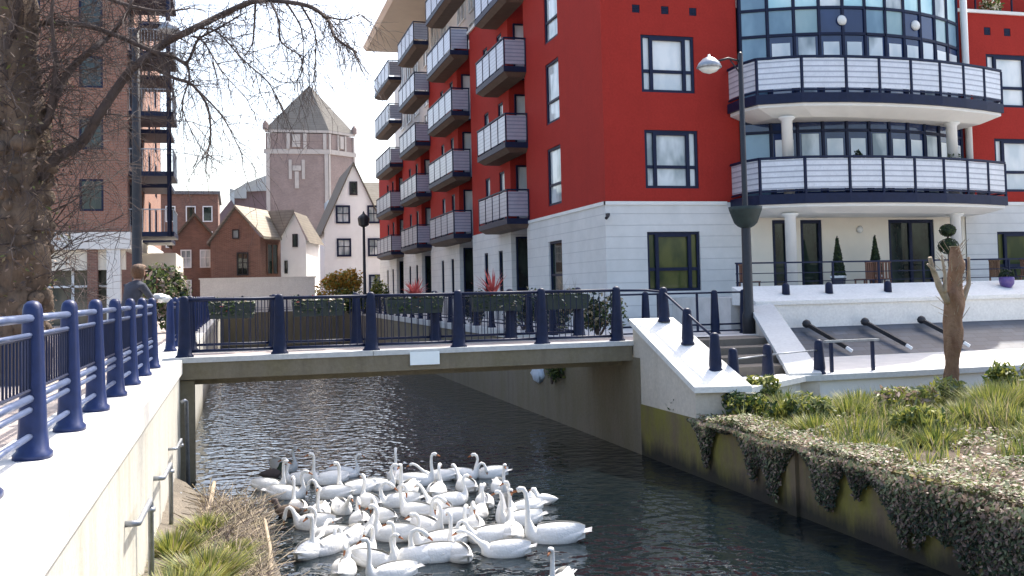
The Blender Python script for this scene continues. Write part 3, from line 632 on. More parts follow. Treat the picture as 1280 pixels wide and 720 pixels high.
# ------------------------------------------------------------------ terrace in front of the flats
mb = MB(); mb.box(13.3, 25.3, 2.0, 40, Y0 - 0.04, 3.03); struct(mb.build('upper_terrace', 'pavement_flat'))
mb = MB(); mb.prism([(11.15, 18.36), (40, 18.36), (40, 22.6), (13.3, 22.6)], 0.6, 1.5); struct(mb.build('lower_terrace', 'pavement_flat'))
t = thing('terrace_wall', 'white stepped retaining wall in front of the upper terrace', 'wall', (18, 24, 1.5))
mb = MB(); mb.box(13.55, 24.06, 1.2, 40, 25.2, 2.82); mb.build('wall', 'stone_white', t)
mb = MB(); mb.hexa([(13.35, 24.0, 2.824), (40, 24.0, 2.824), (40, 25.3, 2.824), (13.35, 25.3, 2.824), (13.35, 24.0, 2.93), (40, 24.0, 2.93), (40, 25.3, 3.34), (13.35, 25.3, 3.34)]); mb.build('coping', 'stone_white', t)
mb = MB(); mb.hexa([(13.45, 22.6, 1.3), (40, 22.6, 1.3), (40, 24.05, 1.3), (13.45, 24.05, 1.3), (13.45, 22.6, 1.504), (40, 22.6, 1.504), (40, 24.05, 2.2), (13.45, 24.05, 2.2)])
tag(mb.build('slate_bank', 'slate', loc=(18, 23, 1.5)), 'sloping dark slate apron below the white terrace wall', 'slate slope')
t = thing('terrace_wall', 'low white wall with overhanging coping behind the planting bed', 'wall', (18, 18.3, 0.8))
mb = MB(); mb.box(11.25, 18.2, 0.5, 40, 18.36, 1.40); mb.build('wall', 'white', t)
mb = MB(); mb.box(11.1, 18.08, 1.40, 40, 18.5, 1.515); mb.build('coping', 'kerb', t)
# raking handrails on the slate
for i, (x, lab) in enumerate(((14.75, 'leftmost black raking prop on the slate slope, beside the small steel hoop'), (16.55, 'black raking prop on the slate slope, just left of the lopped trunk'), (18.35, 'black raking prop on the slate slope, right of the lopped trunk'), )):
    t = thing('raking_prop', lab, 'prop', (x + 0.55, 22.75, 1.5), 'raking props on the slate slope')
    mb = MB(); mb.bar((x + 0.45, 22.7, 1.72), (x, 23.75, 2.28), 0.10, 0.10); mb.build('strut', 'black', t)
    mb = MB(); mb.lathe([(0.03, -0.10), (0.10, -0.06), (0.12, 0.02), (0.08, 0.09), (0.02, 0.12)], (x - 0.02, 23.78, 2.30), 12); mb.build('knob', 'black', t, True)
    mb = MB(); mb.bar((x + 0.53, 22.58, 1.62), (x + 0.45, 22.7, 1.715), 0.07, 0.07); mb.build('foot', 'plastic_white', t)
# hoop rail
t = thing('hoop_rail', 'small black hoop rail with pale top bar on the lower terrace edge', 'hoop rail', (12.3, 18.9, 1.5))
for x in (12.05, 13.05): mb = MB(); mb.bar((x, 18.55, 1.5), (x, 18.55, 2.14), 0.06, 0.06); mb.build('leg', 'navy_dark', t)
mb = MB(); mb.bar((11.9, 18.55, 2.16), (13.2, 18.55, 2.16), 0.08, 0.05); mb.build('top_bar', 'steel', t)
# skewed stringer wall right of the steps
A0, A1 = Vector((13.30, 24.2)), Vector((10.95, 18.3)); dv = (A1 - A0).normalized(); sv = Vector((-dv.y, dv.x)) * 0.55
if sv.x < 0: sv = -sv
mb = MB(); q = [A1, A1 + sv, A0 + sv, A0]
mb.hexa([(*q[0], 0.8), (*q[1], 0.8), (*q[2], 1.4), (*q[3], 1.4), (*q[0], 1.44), (*q[1], 1.44), (*q[2], 2.75), (*q[3], 2.75)])
t = thing('stair_wall', 'sloping pale stone wall on the right side of the dark steps', 'stair wall', (*A1, 1.4)); mb.build('wall', 'beige_stone', t)
e = sv.normalized() * 0.05; q = [A1 - e, A1 + sv + e, A0 + sv + e, A0 - e]
mb = MB(); mb.hexa([(*q[0], 1.443), (*q[1], 1.443), (*q[2], 2.753), (*q[3], 2.753), (*q[0], 1.56), (*q[1], 1.56), (*q[2], 2.87), (*q[3], 2.87)]); mb.build('coping', 'kerb', t)
# steps
t = thing('steps', 'dark stone steps climbing from the lower landing to the riverside path', 'steps', (10, 19, 1.5))
mb = MB()
for k in range(4):
    y = 19.1 + k * 0.75; z = 1.5 + (k + 1) * 0.155; xr = 11.1 + (y - 18.4) * 0.40
    mb.box(8.85, y, 0.9, xr + 0.12, y + 0.745 if k < 3 else 22.75, z)
mb.build('tread', 'step', t)
mb = MB(); mb.prism([(8.3, 16.75), (8.9, 16.6), (11.12, 18.25), (11.12, 19.6), (8.3, 19.6)], 0.6, 1.46); mb.prism([(8.2, 16.65), (8.9, 16.45), (11.3, 18.2), (11.2, 18.7), (10.9, 18.75), (8.9, 17.1), (8.2, 17.2)], 1.40, 1.51); mb.build('landing', 'stone_white', t)
# left stair wall with its handrail
t = thing('stair_wall', 'white sloping stair wall at the right end of the footbridge', 'stair wall', (8.3, 18, 1.2))
mb = MB(); mb.hexa([(7.92, 16.5, 0.7), (8.80, 16.3, 0.7), (8.80, 19.35, 0.7), (7.92, 19.35, 0.7), (7.92, 16.5, 1.48), (8.80, 16.3, 1.48), (8.80, 19.35, 2.62), (7.92, 19.35, 2.62)]); mb.build('wall', 'beige_stone', t)
mb = MB(); mb.hexa([(7.86, 16.4, 1.483), (8.86, 16.15, 1.483), (8.86, 19.4, 2.623), (7.86, 19.4, 2.623), (7.86, 16.4, 1.59), (8.86, 16.15, 1.59), (8.86, 19.4, 2.74), (7.86, 19.4, 2.74)]); mb.build('coping', 'stone_white', t)
def zs_(y): return 1.60 + (y - 16.4) * 1.15 / 3.0
t = thing('handrail', 'navy sloping handrail on stubby posts down the white stair wall', 'handrail', (8.5, 17.2, 1.9))
HP = [(8.56, 19.2), (8.56, 18.1), (8.56, 16.95)]
for x, y in HP: post(t, (x, y, zs_(y) - 0.01), 0.72, PI / 2, 'navy_dark', 0.8)
mb = MB(); mb.tube([(7.7, 19.55, 3.33), (8.3, 19.45, 3.32)] + [(x, y, zs_(y) + 0.60) for x, y in HP], 0.025, 8); mb.build('top_rail', 'navy_dark', t, True)
t = thing('post_and_rail', 'three short navy posts with one thin rail along the lower landing edge', 'railing', (9, 17, 1.5))
LP = [(8.95, 17.0, 1.5), (10.1, 17.75, 1.5), (11.6, 18.3, 1.51)]
for p in LP: post(t, p, 0.72, 0.6, 'navy_dark', 0.75)
mb = MB()
for a, b in zip(LP, LP[1:] ): mb.tube([(a[0], a[1], a[2] + 0.5), (b[0], b[1], b[2] + 0.5)], 0.016, 6)
mb.build('top_rail', 'steel', t, True)
t = railing('railing', 'dark railing behind the steps, between footbridge and lamp post', [(9.35, 23.9, 2.12), (10.15, 23.9, 2.12), (12.1, 23.9, 2.12), (12.95, 23.9, 2.12)], (1.08,), (0.25, 0.08), mats=('navy_dark', 'navy_dark', 'navy_dark'), bars=0, rz=PI / 2, flare=0.8)
for x in (10.5, 11.6): mb = MB(); mb.bar((x, 23.9, 2.2), (x, 23.9, 3.2), 0.05, 0.05); mb.build('upright', 'navy_dark', t)
# thin terrace railing
t = thing('railing', 'thin dark railing along the edge of the upper terrace', 'railing', (13.9, 25.7, 3.03))
for i in range(14): mb = MB(); mb.bar((13.75 + i * 1.55, 25.7, 3.03), (13.75 + i * 1.55, 25.7, 3.98), 0.05, 0.05); mb.build('upright', 'navy_dark', t)
mb = MB()
mb.bar((13.7, 25.7, 4.0), (34, 25.7, 4.0), 0.06, 0.045); mb.bar((13.7, 25.7, 3.45), (34, 25.7, 3.45), 0.025, 0.025); mb.bar((13.7, 25.7, 3.7), (34, 25.7, 3.7), 0.025, 0.025); mb.build('top_rail', 'navy_dark', t)
for x, lab in ((14.6, 'stub post on the sloping coping nearest the lamp post'), (15.95, 'stub post on the sloping coping below the first topiary cone'), (17.85, 'stub post on the sloping coping below the double door')):
    mb = MB(); mb.lathe([(0.11, 0), (0.10, 0.25), (0.06, 0.31), (0.01, 0.33)], (x, 24.55, 3.09), 10); tag(mb.build('bollard', 'navy_dark', smooth=True, loc=(x, 24.55, 3.09)), 'dark navy ' + lab, 'bollard', 'stub posts on the terrace coping')

# ------------------------------------------------------------------ lamp posts
LX, LY = 12.84, 23.45
t = thing('street_lamp', 'tall black lamp post with planter collar and one lamp on a left arm', 'street lamp', (LX, LY, 2.1))
mb = MB(); mb.lathe([(0.17, 0), (0.17, 0.5), (0.13, 0.6), (0.12, 2.8), (0.075, 3.0), (0.065, 7.35), (0.02, 7.4)], (LX, LY, 2.1), 14); mb.build('pole', 'black', t, True)
mb = MB(); mb.lathe([(0.13, -0.55), (0.22, -0.5), (0.30, -0.42), (0.42, -0.1), (0.44, 0.0), (0.40, 0.0), (0.1, -0.05)], (LX, LY, 5.42), 18); mb.build('planter_collar', 'trough', t, True)
mb = MB(); mb.tube([(LX, LY, 9.25), (LX - 0.35, LY, 9.32), (LX - 0.75, LY - 0.05, 9.2)], 0.03, 8); mb.tube([(LX, LY, 8.9), (LX - 0.3, LY, 9.28)], 0.018, 6); mb.build('arm', 'black', t, True)
mb = MB(); mb.lathe([(0.30, 0.0), (0.33, 0.02), (0.27, 0.14), (0.16, 0.25), (0.05, 0.30), (0.03, 0.36)], (LX - 0.93, LY - 0.05, 9.02), 18); h_ = mb.build('lamp_head', 'steel', t, True)
mb = MB(); mb.lathe([(0.04, -0.14), (0.18, -0.09), (0.28, 0.0), (0.1, 0.01)], (LX - 0.93, LY - 0.05, 9.02), 18); mb.build('lamp_glass', 'lampglass', h_, True)
t = thing('street_lamp', 'tall navy lamp post on the left quay behind the leaning person', 'street lamp', (-2.62, 29.5, 2.2))
mb = MB(); mb.lathe([(0.20, 0), (0.20, 0.9), (0.14, 1.0), (0.125, 4.5), (0.10, 8.7), (0.02, 8.75)], (-2.62, 29.5, 2.2), 14); mb.build('pole', 'black', t, True)
mb = MB(); mb.tube([(-2.62, 29.5, 10.9), (-2.4, 29.5, 11.1), (-1.9, 29.5, 11.1)], 0.04, 8); mb.build('arm', 'navy_dark', t, True)
mb = MB(); mb.lathe([(0.30, 0.0), (0.33, 0.02), (0.2, 0.22), (0.05, 0.3)], (-1.75, 29.5, 10.9), 14); mb.build('lamp_head', 'steel', t, True)
t = thing('street_lamp', 'far lamp post with a square lantern in front of the white gabled house', 'street lamp', (7.45, 60, 2.15))
mb = MB(); mb.lathe([(0.16, 0), (0.15, 0.8), (0.10, 0.9), (0.075, 5.3), (0.02, 5.35)], (7.45, 60, 2.15), 10); mb.build('pole', 'black', t, True)
mb = MB(); mb.lathe([(0.12, 0), (0.30, 0.1), (0.36, 0.5), (0.30, 0.62), (0.08, 0.8), (0.02, 0.95)], (7.45, 60, 7.35), 8); mb.build('lantern', 'black', t)

# ------------------------------------------------------------------ left brick building
LBX, LBY = -4.85, 50.0
GX = lambda u, d, z: (LBX - d, u, z); GY = lambda u, d, z: (u, LBY + d, z)
t = LB = thing('apartment_building', 'tall brown brick flats behind the left tree, with steel balconies', 'apartment building', (LBX, LBY, 2.2))
fl = [6.75 + 2.9 * k for k in range(7)]
hol = []
for z in fl:
    hol += [(-6.95, -5.9, z + 0.75, z + 2.25), (-10.4, -8.6, z + 0.55, z + 2.25), (-14.0, -12.2, z + 0.55, z + 2.25)]
sidehol = [(u, u + 1.6, z + 0.15, z + 2.3) for z in fl for u in (51.0, 56.5, 62.0, 67)]
mb = MB(); wall(mb, GY, -24, LBX, 6.55, 27.0, hol); wall(mb, GX, LBY, 72, 6.55, 27.0, sidehol); mb.box(-24, LBY + 0.25, 6.6, LBX - 0.25, 72, 27.0); mb.build('brick_wall', 'brick', t)
for h in hol: window(t, GY, *h, 'pane_dark', 'cross' if h[1] - h[0] > 1.3 else 'plain', fw_=0.09)
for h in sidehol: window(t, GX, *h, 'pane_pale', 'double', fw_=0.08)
mb = MB(); mb.box(-24, LBY - 0.35, 5.7, LBX + 0.15, LBY + 0.4, 6.5); mb.box(LBX - 0.3, LBY + 0.41, 5.7, LBX + 0.15, 72, 6.5); mb.build('fascia', 'white', t)
mb = MB(); mb.box(-24, LBY + 0.0, 4.75, LBX - 0.1, LBY + 0.3, 5.69); mb.build('shop_front_band', 'cream', t)
mb = MB(); mb.box(-24, LBY + 0.5, 2.2, LBX - 0.4, LBY + 0.7, 5.69); mb.build('shop_window', 'glow_shop', t)
mb = MB()
for x in (-12.5, -11.2, -9.9, -8.6, -7.3): mb.box(x - 0.06, LBY + 0.38, 2.2, x + 0.06, LBY + 0.49, 4.74)
mb.box(-24, LBY + 0.38, 3.95, LBX - 0.6, LBY + 0.48, 4.05); mb.build('shop_window_frame', 'plastic_white', t)
mb = MB(); mb.box(-6.6, LBY - 0.2, 2.2, -6.15, LBY + 0.3, 5.69); mb.build('brick_column', 'brick_far', t)
mb = MB(); mb.box(-5.75, LBY - 0.3, 2.2, -5.15, LBY + 0.3, 5.69); mb.build('column', 'white', t)
mb = MB(); mb.box(LBX - 0.05, LBY + 4.5, 2.2, LBX + 1.9, 62, 5.69); mb.build('white_ground_floor', 'cream', t)
window(t, lambda u, d, z: (u, LBY + 4.5 + d, z), LBX + 0.35, LBX + 1.6, 3.0, 4.9, 'pane_dark', 'double', 'wood', 0.09, d=-0.13)
for z in fl[:6]:
    mb = MB(); mb.box(LBX + 0.002, LBY + 6.0, z - 0.42, LBX + 1.6, LBY + 9.5, z - 0.2); mb.build('balcony', 'navy_dark', t)
    mb = MB(); mb.box(LBX + 0.002, LBY + 0.5, z - 0.42, LBX + 2.05, LBY + 4.0, z - 0.2); b = mb.build('balcony', 'navy_dark', t)
    mb = MB()
    for i in range(15): x = LBX + 0.06 + i * 0.14; mb.bar((x, LBY + 0.55, z - 0.2), (x, LBY + 0.55, z + 0.85), 0.02, 0.02)
    for i in range(24): y = LBY + 0.55 + i * 0.148; mb.bar((LBX + 2.0, y, z - 0.2), (LBX + 2.0, y, z + 0.85), 0.02, 0.02)
    mb.bar((LBX, LBY + 0.55, z + 0.88), (LBX + 2.05, LBY + 0.55, z + 0.88), 0.06, 0.05); mb.bar((LBX + 2.0, LBY + 0.5, z + 0.88), (LBX + 2.0, LBY + 4, z + 0.88), 0.06, 0.05); mb.build('guard_rail', 'steel', b)
mb = MB(); mb.tube([(LBX + 1.85, LBY + 0.42, 6.3), (LBX + 1.85, LBY + 0.42, 27)], 0.11, 10); mb.build('steel_post', 'navy_dark', t, True)
mb = MB(); mb.box(-24.3, LBY - 0.4, 27.0, LBX + 0.5, 72.5, 27.4); mb.build('roof', 'grey_roof', t)

# ------------------------------------------------------------------ far buildings
def gable_house(t, x0, x1, y0, y1, zb, ze, za, wallm, roofm, over=0.3):
    """ridge runs along Y, gable faces the camera"""
    xm = (x0 + x1) / 2; mb = MB()
    mb.idx([(x0, y0, zb), (x1, y0, zb), (x1, y0, ze), (xm, y0, za), (x0, y0, ze), (x0, y1, zb), (x1, y1, zb), (x1, y1, ze), (xm, y1, za), (x0, y1, ze)],
           [(0, 1, 2, 3, 4), (9, 8, 7, 6, 5), (1, 6, 7, 2), (5, 0, 4, 9)]); mb.build('wall', wallm, t)
    s = (za - ze) / (xm - x0); mb = MB()
    for sg, xe in ((-1, x0), (1, x1)):
        xo = xe + sg * over; zo = ze - over * s
        P = [(xo, y0 - over, zo), (xm, y0 - over, za), (xm, y1 + over, za), (xo, y1 + over, zo)]
        mb.hexa([(x, y, z + 0.01) for x, y, z in P] + [(x, y, z + 0.24) for x, y, z in P])
    mb.build('roof', roofm, t)
# white gabled house
t = thing('gabled_house', 'tall white gabled house beside the far end of the red flats', 'house', (10.1, 88, 2.2))
gable_house(t, 7.5, 12.7, 88, 100, 2.2, 9.0, 14.7, 'house_white', 'tile', 0.25)
HY = lambda u, d, z: (u, 88 + d, z)
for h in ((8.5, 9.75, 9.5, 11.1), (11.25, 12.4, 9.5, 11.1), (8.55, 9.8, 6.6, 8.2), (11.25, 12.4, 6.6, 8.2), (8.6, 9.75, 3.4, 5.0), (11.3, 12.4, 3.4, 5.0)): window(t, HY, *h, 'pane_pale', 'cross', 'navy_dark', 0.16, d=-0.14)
window(t, HY, 9.72, 10.42, 12.0, 13.2, 'pane_dark', 'plain', 'black', 0.14, d=-0.14)
mb = MB(); mb.box(12.7, 92, 2.2, 22, 101, 9.0); mb.build('side_wing', 'white', t)
mb = MB(); mb.hexa([(12.0, 91.7, 8.9), (22.3, 91.7, 8.9), (22.3, 101, 8.9), (12.0, 101, 8.9), (11.0, 96, 14.0), (22, 96, 14.0), (22, 97, 14.0), (11.0, 97, 14.0)]); mb.build('side_roof', 'tile_tan', t)
# brick house pair with white side gable
t = thing('gabled_house', 'small brick gabled house with tan roof and a white side gable', 'house', (1.7, 76, 2.2))
RA = math.radians(-22)
mb = MB()
# left brick gable (faces the camera), ridge runs away to the right-back
gx0, gxm, gx1 = -1.75, -0.0, 1.8; y0 = 76.0
dx, dy = 1.9, 4.0     # ridge direction of the long roof
mb.idx([(gx0, y0 + 1.0, 2.2), (gx1, y0, 2.2), (gx1, y0, 7.7), (gxm, y0 + 0.5, 9.9), (gx0, y0 + 1.0, 7.4)], [(0, 1, 2, 3, 4)])
mb.idx([(gx1, y0, 2.2), (3.35, y0 + 2.4, 2.2), (3.35, y0 + 2.4, 7.7), (gx1, y0, 7.7)], [(0, 1, 2, 3)])
mb.idx([(gx0, y0 + 1.0, 2.2), (gx0, y0 + 9, 2.2), (gx0, y0 + 9, 7.4), (gx0, y0 + 1, 7.4)], [(0, 1, 2, 3)]); mb.build('brick_wall', 'brick_far', t)
mb = MB()
mb.hexa([(gxm, y0 + 0.2, 9.9), (gx1 + 0.25, y0 - 0.3, 7.55), (3.6, y0 + 2.2, 7.55), (2.9, y0 + 5.0, 9.8), (gxm, y0 + 0.2, 10.1), (gx1 + 0.25, y0 - 0.3, 7.75), (3.6, y0 + 2.2, 7.75), (2.9, y0 + 5.0, 10.0)])
mb.build('roof', 'tile_tan', t); mb = MB()
mb.hexa([(gxm - 0.03, y0 + 0.2, 9.9), (gx0 - 0.25, y0 + 0.8, 7.2), (gx0, y0 + 9, 7.2), (2.6, y0 + 5.2, 9.8), (gxm - 0.03, y0 + 0.2, 10.1), (gx0 - 0.25, y0 + 0.8, 7.4), (gx0, y0 + 9, 7.4), (2.6, y0 + 5.2, 10.0)])
mb.hexa([(2.5, y0 + 3.2, 9.72), (3.35, y0 + 1.75, 7.7), (4.35, y0 + 1.2, 9.6), (4.3, y0 + 5.5, 9.7), (2.5, y0 + 3.2, 9.9), (3.33, y0 + 1.75, 7.9), (4.36, y0 + 1.2, 9.82), (4.3, y0 + 5.5, 9.9)]); mb.build('roof', 'tile_grey', t)  # slopes of the same roof turned from the sun, coloured greyer
mb = MB(); mb.idx([(3.37, y0 + 2.0, 2.2), (5.2, y0 + 1.2, 2.2), (5.2, y0 + 1.2, 7.5), (4.33, y0 + 1.55, 9.6), (3.37, y0 + 2.0, 7.7)], [(0, 1, 2, 3, 4)])
mb.idx([(5.2, y0 + 1.2, 2.2), (6.6, y0 + 6, 2.2), (6.6, y0 + 6, 7.5), (5.2, y0 + 1.2, 7.5)], [(0, 1, 2, 3)])
mb.idx([(5.45, y0 + 1.0, 7.3), (7, y0 + 6, 7.3), (5.6, y0 + 6, 9.7), (4.33, y0 + 1.3, 9.7)], [(0, 1, 2, 3)], 1); mb.build('white_gable_wall', ['house_white', 'tile'], t)
HB = lambda u, d, z: (u, y0 + 0.50 - (u) * 0.286 + d, z)
window(t, HB, 0.1, 0.95, 4.9, 6.6, 'pane_dark', 'cross', 'black', 0.1, d=-0.13); window(t, HB, -0.2, 0.3, 7.6, 8.3, 'pane_pale', 'plain', 'black', 0.08, d=-0.13)
HC = lambda u, d, z: (u, y0 + 1.55 - (u - 4.33) * 0.44 + d, z)
window(t, HC, 4.2, 4.6, 7.0, 8.0, 'pane_dark', 'plain', 'black', 0.08, d=-0.13); window(t, HC, 3.6, 3.85, 5.0, 6.0, 'pane_dark', 'plain', 'black', 0.06, d=-0.13)
HD = lambda u, d, z: (1.8 + (u) * 0.54 + d, y0 + (u) * 0.84 - d * 0.6, z)
window(t, lambda u, d, z: (1.8 + u * 0.546, y0 + u * 0.845 + d, z), 0.9, 2.5, 4.9, 7.3, 'pane_dark', 'double', 'wood', 0.1, d=-0.16)
mb = MB(); mb.box(-2.4, 74.2, 2.2, 5.6, 74.5, 4.6); mb.box(-2.5, 74.15, 4.6, 5.7, 74.55, 4.7)
tag(mb.build('garden_wall', 'stone_white', loc=(1.7, 74.3, 2.2)), 'low white wall in front of the small brick gabled house', 'wall')
# brick houses between left flats and gabled house
t = thing('brick_house', 'orange brick house with a brown tiled gable left of the small gabled house', 'house', (-2.9, 80, 2.2))
gable_house(t, -4.6, -1.3, 80, 92, 2.2, 7.6, 9.6, 'brick_far', 'tile')
KY = lambda u, d, z: (u, 80 + d, z)
for u in (-4.0, -2.6):
    for z in (3.3, 5.6): window(t, KY, u, u + 0.8, z, z + 1.4, 'pane_pale', 'cross', 'plastic_white', 0.09, d=-0.12)
t = thing('brick_house', 'flat roofed red brick block behind the orange brick house', 'house', (-4.3, 98, 2.2))
mb = MB(); mb.box(-14, 98, 2.2, -1.5, 110, 13.0); mb.build('wall', 'brick_far', t); mb = MB(); mb.box(-14.2, 97.8, 13.0, -1.3, 110, 13.3); mb.build('roof', 'grey_roof', t)
QY = lambda u, d, z: (u, 98 + d, z)
for u in (-6.2, -4.4, -2.9):
    for z in (5.4, 8.0, 10.4): window(t, QY, u, u + 0.9, z, z + 1.5, 'pane_dark', 'plain', 'plastic_white', 0.1, d=-0.13)
# tower
TA = math.radians(16); c0 = Vector((10.8, 120)); du = Vector((-1, 0.02)).normalized(); dr = Vector((0.80, 0.60)).normalized()
L1, L2 = 7.2, 4.3
P = [c0 + du * L1, c0, c0 + dr * L2, c0 + dr * L2 + du * L1]
t = thing('brick_tower', 'pinkish brick tower with white stone bands and a pyramid roof', 'tower', (9, 123, 2.2))
mb = MB(); mb.prism([tuple(p) for p in P], 2.2, 20.0); mb.build('shaft', 'brick_pink', t)
cc = (P[0] + P[2]) / 2
def grow(k): return [tuple(p + (p - cc).normalized() * k) for p in P]
mb = MB(); mb.prism(grow(0.25), 20.0, 20.55); mb.prism(grow(0.14), 22.55, 22.85); mb.build('stone_band', 'tower_stone', t)
mb = MB(); mb.prism(grow(0.02), 20.56, 22.44); mb.build('upper_stage', 'brick_pink', t)
def on_face(a, b, u0, u1, z0, z1, m, name, th=0.15):
    n = Vector(((b - a).y, -(b - a).x)).normalized(); p, q = a.lerp(b, u0), a.lerp(b, u1); mb = MB()
    mb.hexa([(*(p - n * 0.02), z0), (*(p + n * th), z0), (*(q + n * th), z0), (*(q - n * 0.02), z0), (*(p - n * 0.02), z1), (*(p + n * th), z1), (*(q + n * th), z1), (*(q - n * 0.02), z1)]); mb.build(name, m, t)
A, B, C_ = P[0], P[1], P[2]
for a, b in ((A, B), (B, C_)):
    for u in (0.0, 0.94): on_face(a, b, u, u + 0.06, 2.2, 19.99, 'tower_stone', 'stone_quoin')
    for u in (0.02, 0.33, 0.60, 0.92): on_face(a, b, u, u + 0.055, 20.56, 22.44, 'tower_stone', 'stone_pilaster', 0.18)
    on_face(a, b, 0.42, 0.55, 20.8, 22.3, 'tower_stone', 'clock_face', 0.22)
on_face(A, B, 0.36, 0.41, 17.0, 19.3, 'tower_stone', 'stone_crest'); on_face(A, B, 0.57, 0.62, 17.0, 19.3, 'tower_stone', 'stone_crest'); on_face(A, B, 0.42, 0.56, 18.0, 18.6, 'tower_stone', 'stone_crest'); on_face(A, B, 0.455, 0.52, 15.9, 17.9, 'tower_stone', 'stone_crest')
for p in (A, C_): mb = MB(); mb.lathe([(0.34, 0), (0.34, 0.7), (0.12, 1.0), (0.02, 1.1)], (p.x, p.y, 22.86), 8); mb.build('pinnacle', 'brick_pink', t)
mb = MB(); g = grow(0.15); ap = (cc.x - 0.1, cc.y, 28.5)
for i in range(4): mb.face([(*g[i], 22.86), (*g[(i + 1) % 4], 22.86), ap])
mb.build('pyramid_roof', 'tile_grey', t); mb = MB(); mb.tube([(ap[0], ap[1], 28.3), (ap[0], ap[1], 33)], 0.09, 6); mb.lathe([(0.02, 0), (0.28, 0.2), (0.02, 0.4)], (ap[0], ap[1], 29.6), 8); mb.build('finial', 'lead', t)
mb = MB(); mb.box(9.6, 108, 2.2, 11.8, 112, 13.4); o = mb.build('annexe', 'lead', loc=(10.6, 110, 2.2)); tag(o, 'narrow pale blue grey annexe between brick tower and white gable', 'building')
# big curved roof
t = thing('arched_hall', 'large hall with a pale curved roof left of the brick tower', 'hall', (3, 136, 2.2))
mb = MB(); prof = [(-2.0, 13.8), (-0.6, 15.6), (0.5, 16.6), (2, 17.1), (5, 17.6), (10, 17.8)]
for (a, z0), (b, z1) in zip(prof, prof[1:]): mb.hexa([(a, 134, 2.2), (b, 134, 2.2), (b, 150, 2.2), (a, 150, 2.2), (a, 134, z0), (b, 134, z1), (b, 150, z1), (a, 150, z0)])
mb.build('wall', 'mauve', t)
mb = MB(); prof = [(-0.6, 17.2), (0.0, 17.0), (1.5, 17.9), (4, 18.9), (8, 19.6), (12, 19.8)]
for (a, z0), (b, z1) in zip(prof, prof[1:]): mb.hexa([(a, 133.4, z0 - 1.0), (b, 133.4, z1 - 1.9), (b, 150, z1 - 1.9), (a, 150, z0 - 1.0), (a, 132.6, z0), (b, 132.6, z1), (b, 150, z1), (a, 150, z0)])
mb.build('curved_roof', 'lead', t)

# ------------------------------------------------------------------ vegetation
def shrub(name, label, cat, c, rx, ry, rz_, n, size, mats, group=None, stems=True, asp=1.7, hole=0.55):
    t = thing(name, label, cat, c, group); mb = MB(); lobes = []
    for _ in range(7):
        a = random.uniform(0, 2 * PI); r = random.uniform(0.1, 0.6); lobes.append((math.cos(a) * r * rx, math.sin(a) * r * ry, rz_ * random.uniform(0.35, 0.8), random.uniform(0.3, 0.55)))
    for i in range(n):
        lx, ly, lz, lr = random.choice(lobes); v = Vector((random.gauss(0, 1), random.gauss(0, 1), random.gauss(0, 1))).normalized() * lr * random.uniform(hole, 1.0)
        p = (c[0] + lx + v.x * rx, c[1] + ly + v.y * ry, max(c[2] + 0.02, c[2] + lz + v.z * rz_)); mb.leaf(p, size * random.uniform(0.6, 1.3), random.randrange(len(mats)), v, asp)
    mb.build('foliage', list(mats), t)
    if stems:
        mb = MB()
        for lx, ly, lz, lr in lobes: mb.tube([(c[0], c[1], c[2] - 0.03), (c[0] + lx * 0.6, c[1] + ly * 0.6, c[2] + lz * 0.6), (c[0] + lx, c[1] + ly, c[2] + lz)], [0.03, 0.02, 0.008], 5)
        mb.build('stem', 'twig', t)
    return t
def tussock(name, label, c, r, h, n, mats, wts, group=None, w=0.014, cat='grass clump', lean=(0, 0)):
    mb = MB()
    for i in range(n):
        a = random.uniform(0, 2 * PI); q = random.random() ** 0.6; b = (c[0] + math.cos(a) * q * r * 0.55, c[1] + math.sin(a) * q * r * 0.55, c[2] - 0.03)
        hh = h * random.uniform(0.55, 1.1); sp = q * r * random.uniform(0.6, 1.5)
        tip = (b[0] + math.cos(a) * sp + lean[0] * hh, b[1] + math.sin(a) * sp + lean[1] * hh, c[2] + hh * (1 - 0.25 * q))
        mb.blade(b, tip, w * random.uniform(0.7, 1.4), random.choices(range(len(mats)), wts)[0], 0.10 * hh)
    return tag(mb.build(name, list(mats), loc=c), label, cat, group)
# planting on the right bank
TU = [(8.75, 17.3, .5, .45, 500, 'low dark leafy clump'), (9.6, 16.2, .45, .55, 520, 'a'), (10.3, 15.4, .42, .55, 480, 'a'), (9.15, 14.6, .42, .42, 420, 'a'), (11.2, 16.4, .5, .5, 480, 'a'), (10.9, 14.2, .45, .42, 400, 'a'),
      (12.5, 16.2, .5, .42, 420, 'a'), (11.9, 14.4, .4, .42, 400, 'a'), (13.0, 15.0, .55, .65, 600, 'a'), (13.9, 15.4, .5, .6, 500, 'a'), (12.3, 13.0, .4, .42, 380, 'a'), (13.4, 13.5, .45, .45, 380, 'a'), (10.1, 12.9, .4, .36, 360, 'a'), (9.0, 12.9, .36, .32, 320, 'a'), (11.3, 12.0, .4, .38, 360, 'a')]
desc = [None, 'tall olive tussock close to the three short navy posts', 'bushy olive tussock second along from the short navy posts', 'yellow green tussock at the river wall edge, left part of the bed', 'straw and olive tussock below the hoop rail',
        'sparse tussock in the middle of the planting bed', 'low grassy tussock left of the lopped trunk', 'grass tussock in front of the lopped trunk', 'large spiky green tussock right of the lopped trunk', 'large dark green tussock at the right edge of the photo', 'short tussock among creeper, right of centre of the bed',
        'short tussock near the right edge, in front of the big ones', 'low grass tuft amid the creeper near the wall edge', 'small grass tuft hanging at the wall edge above the moss', 'straw coloured tuft amid creeper at lower right']
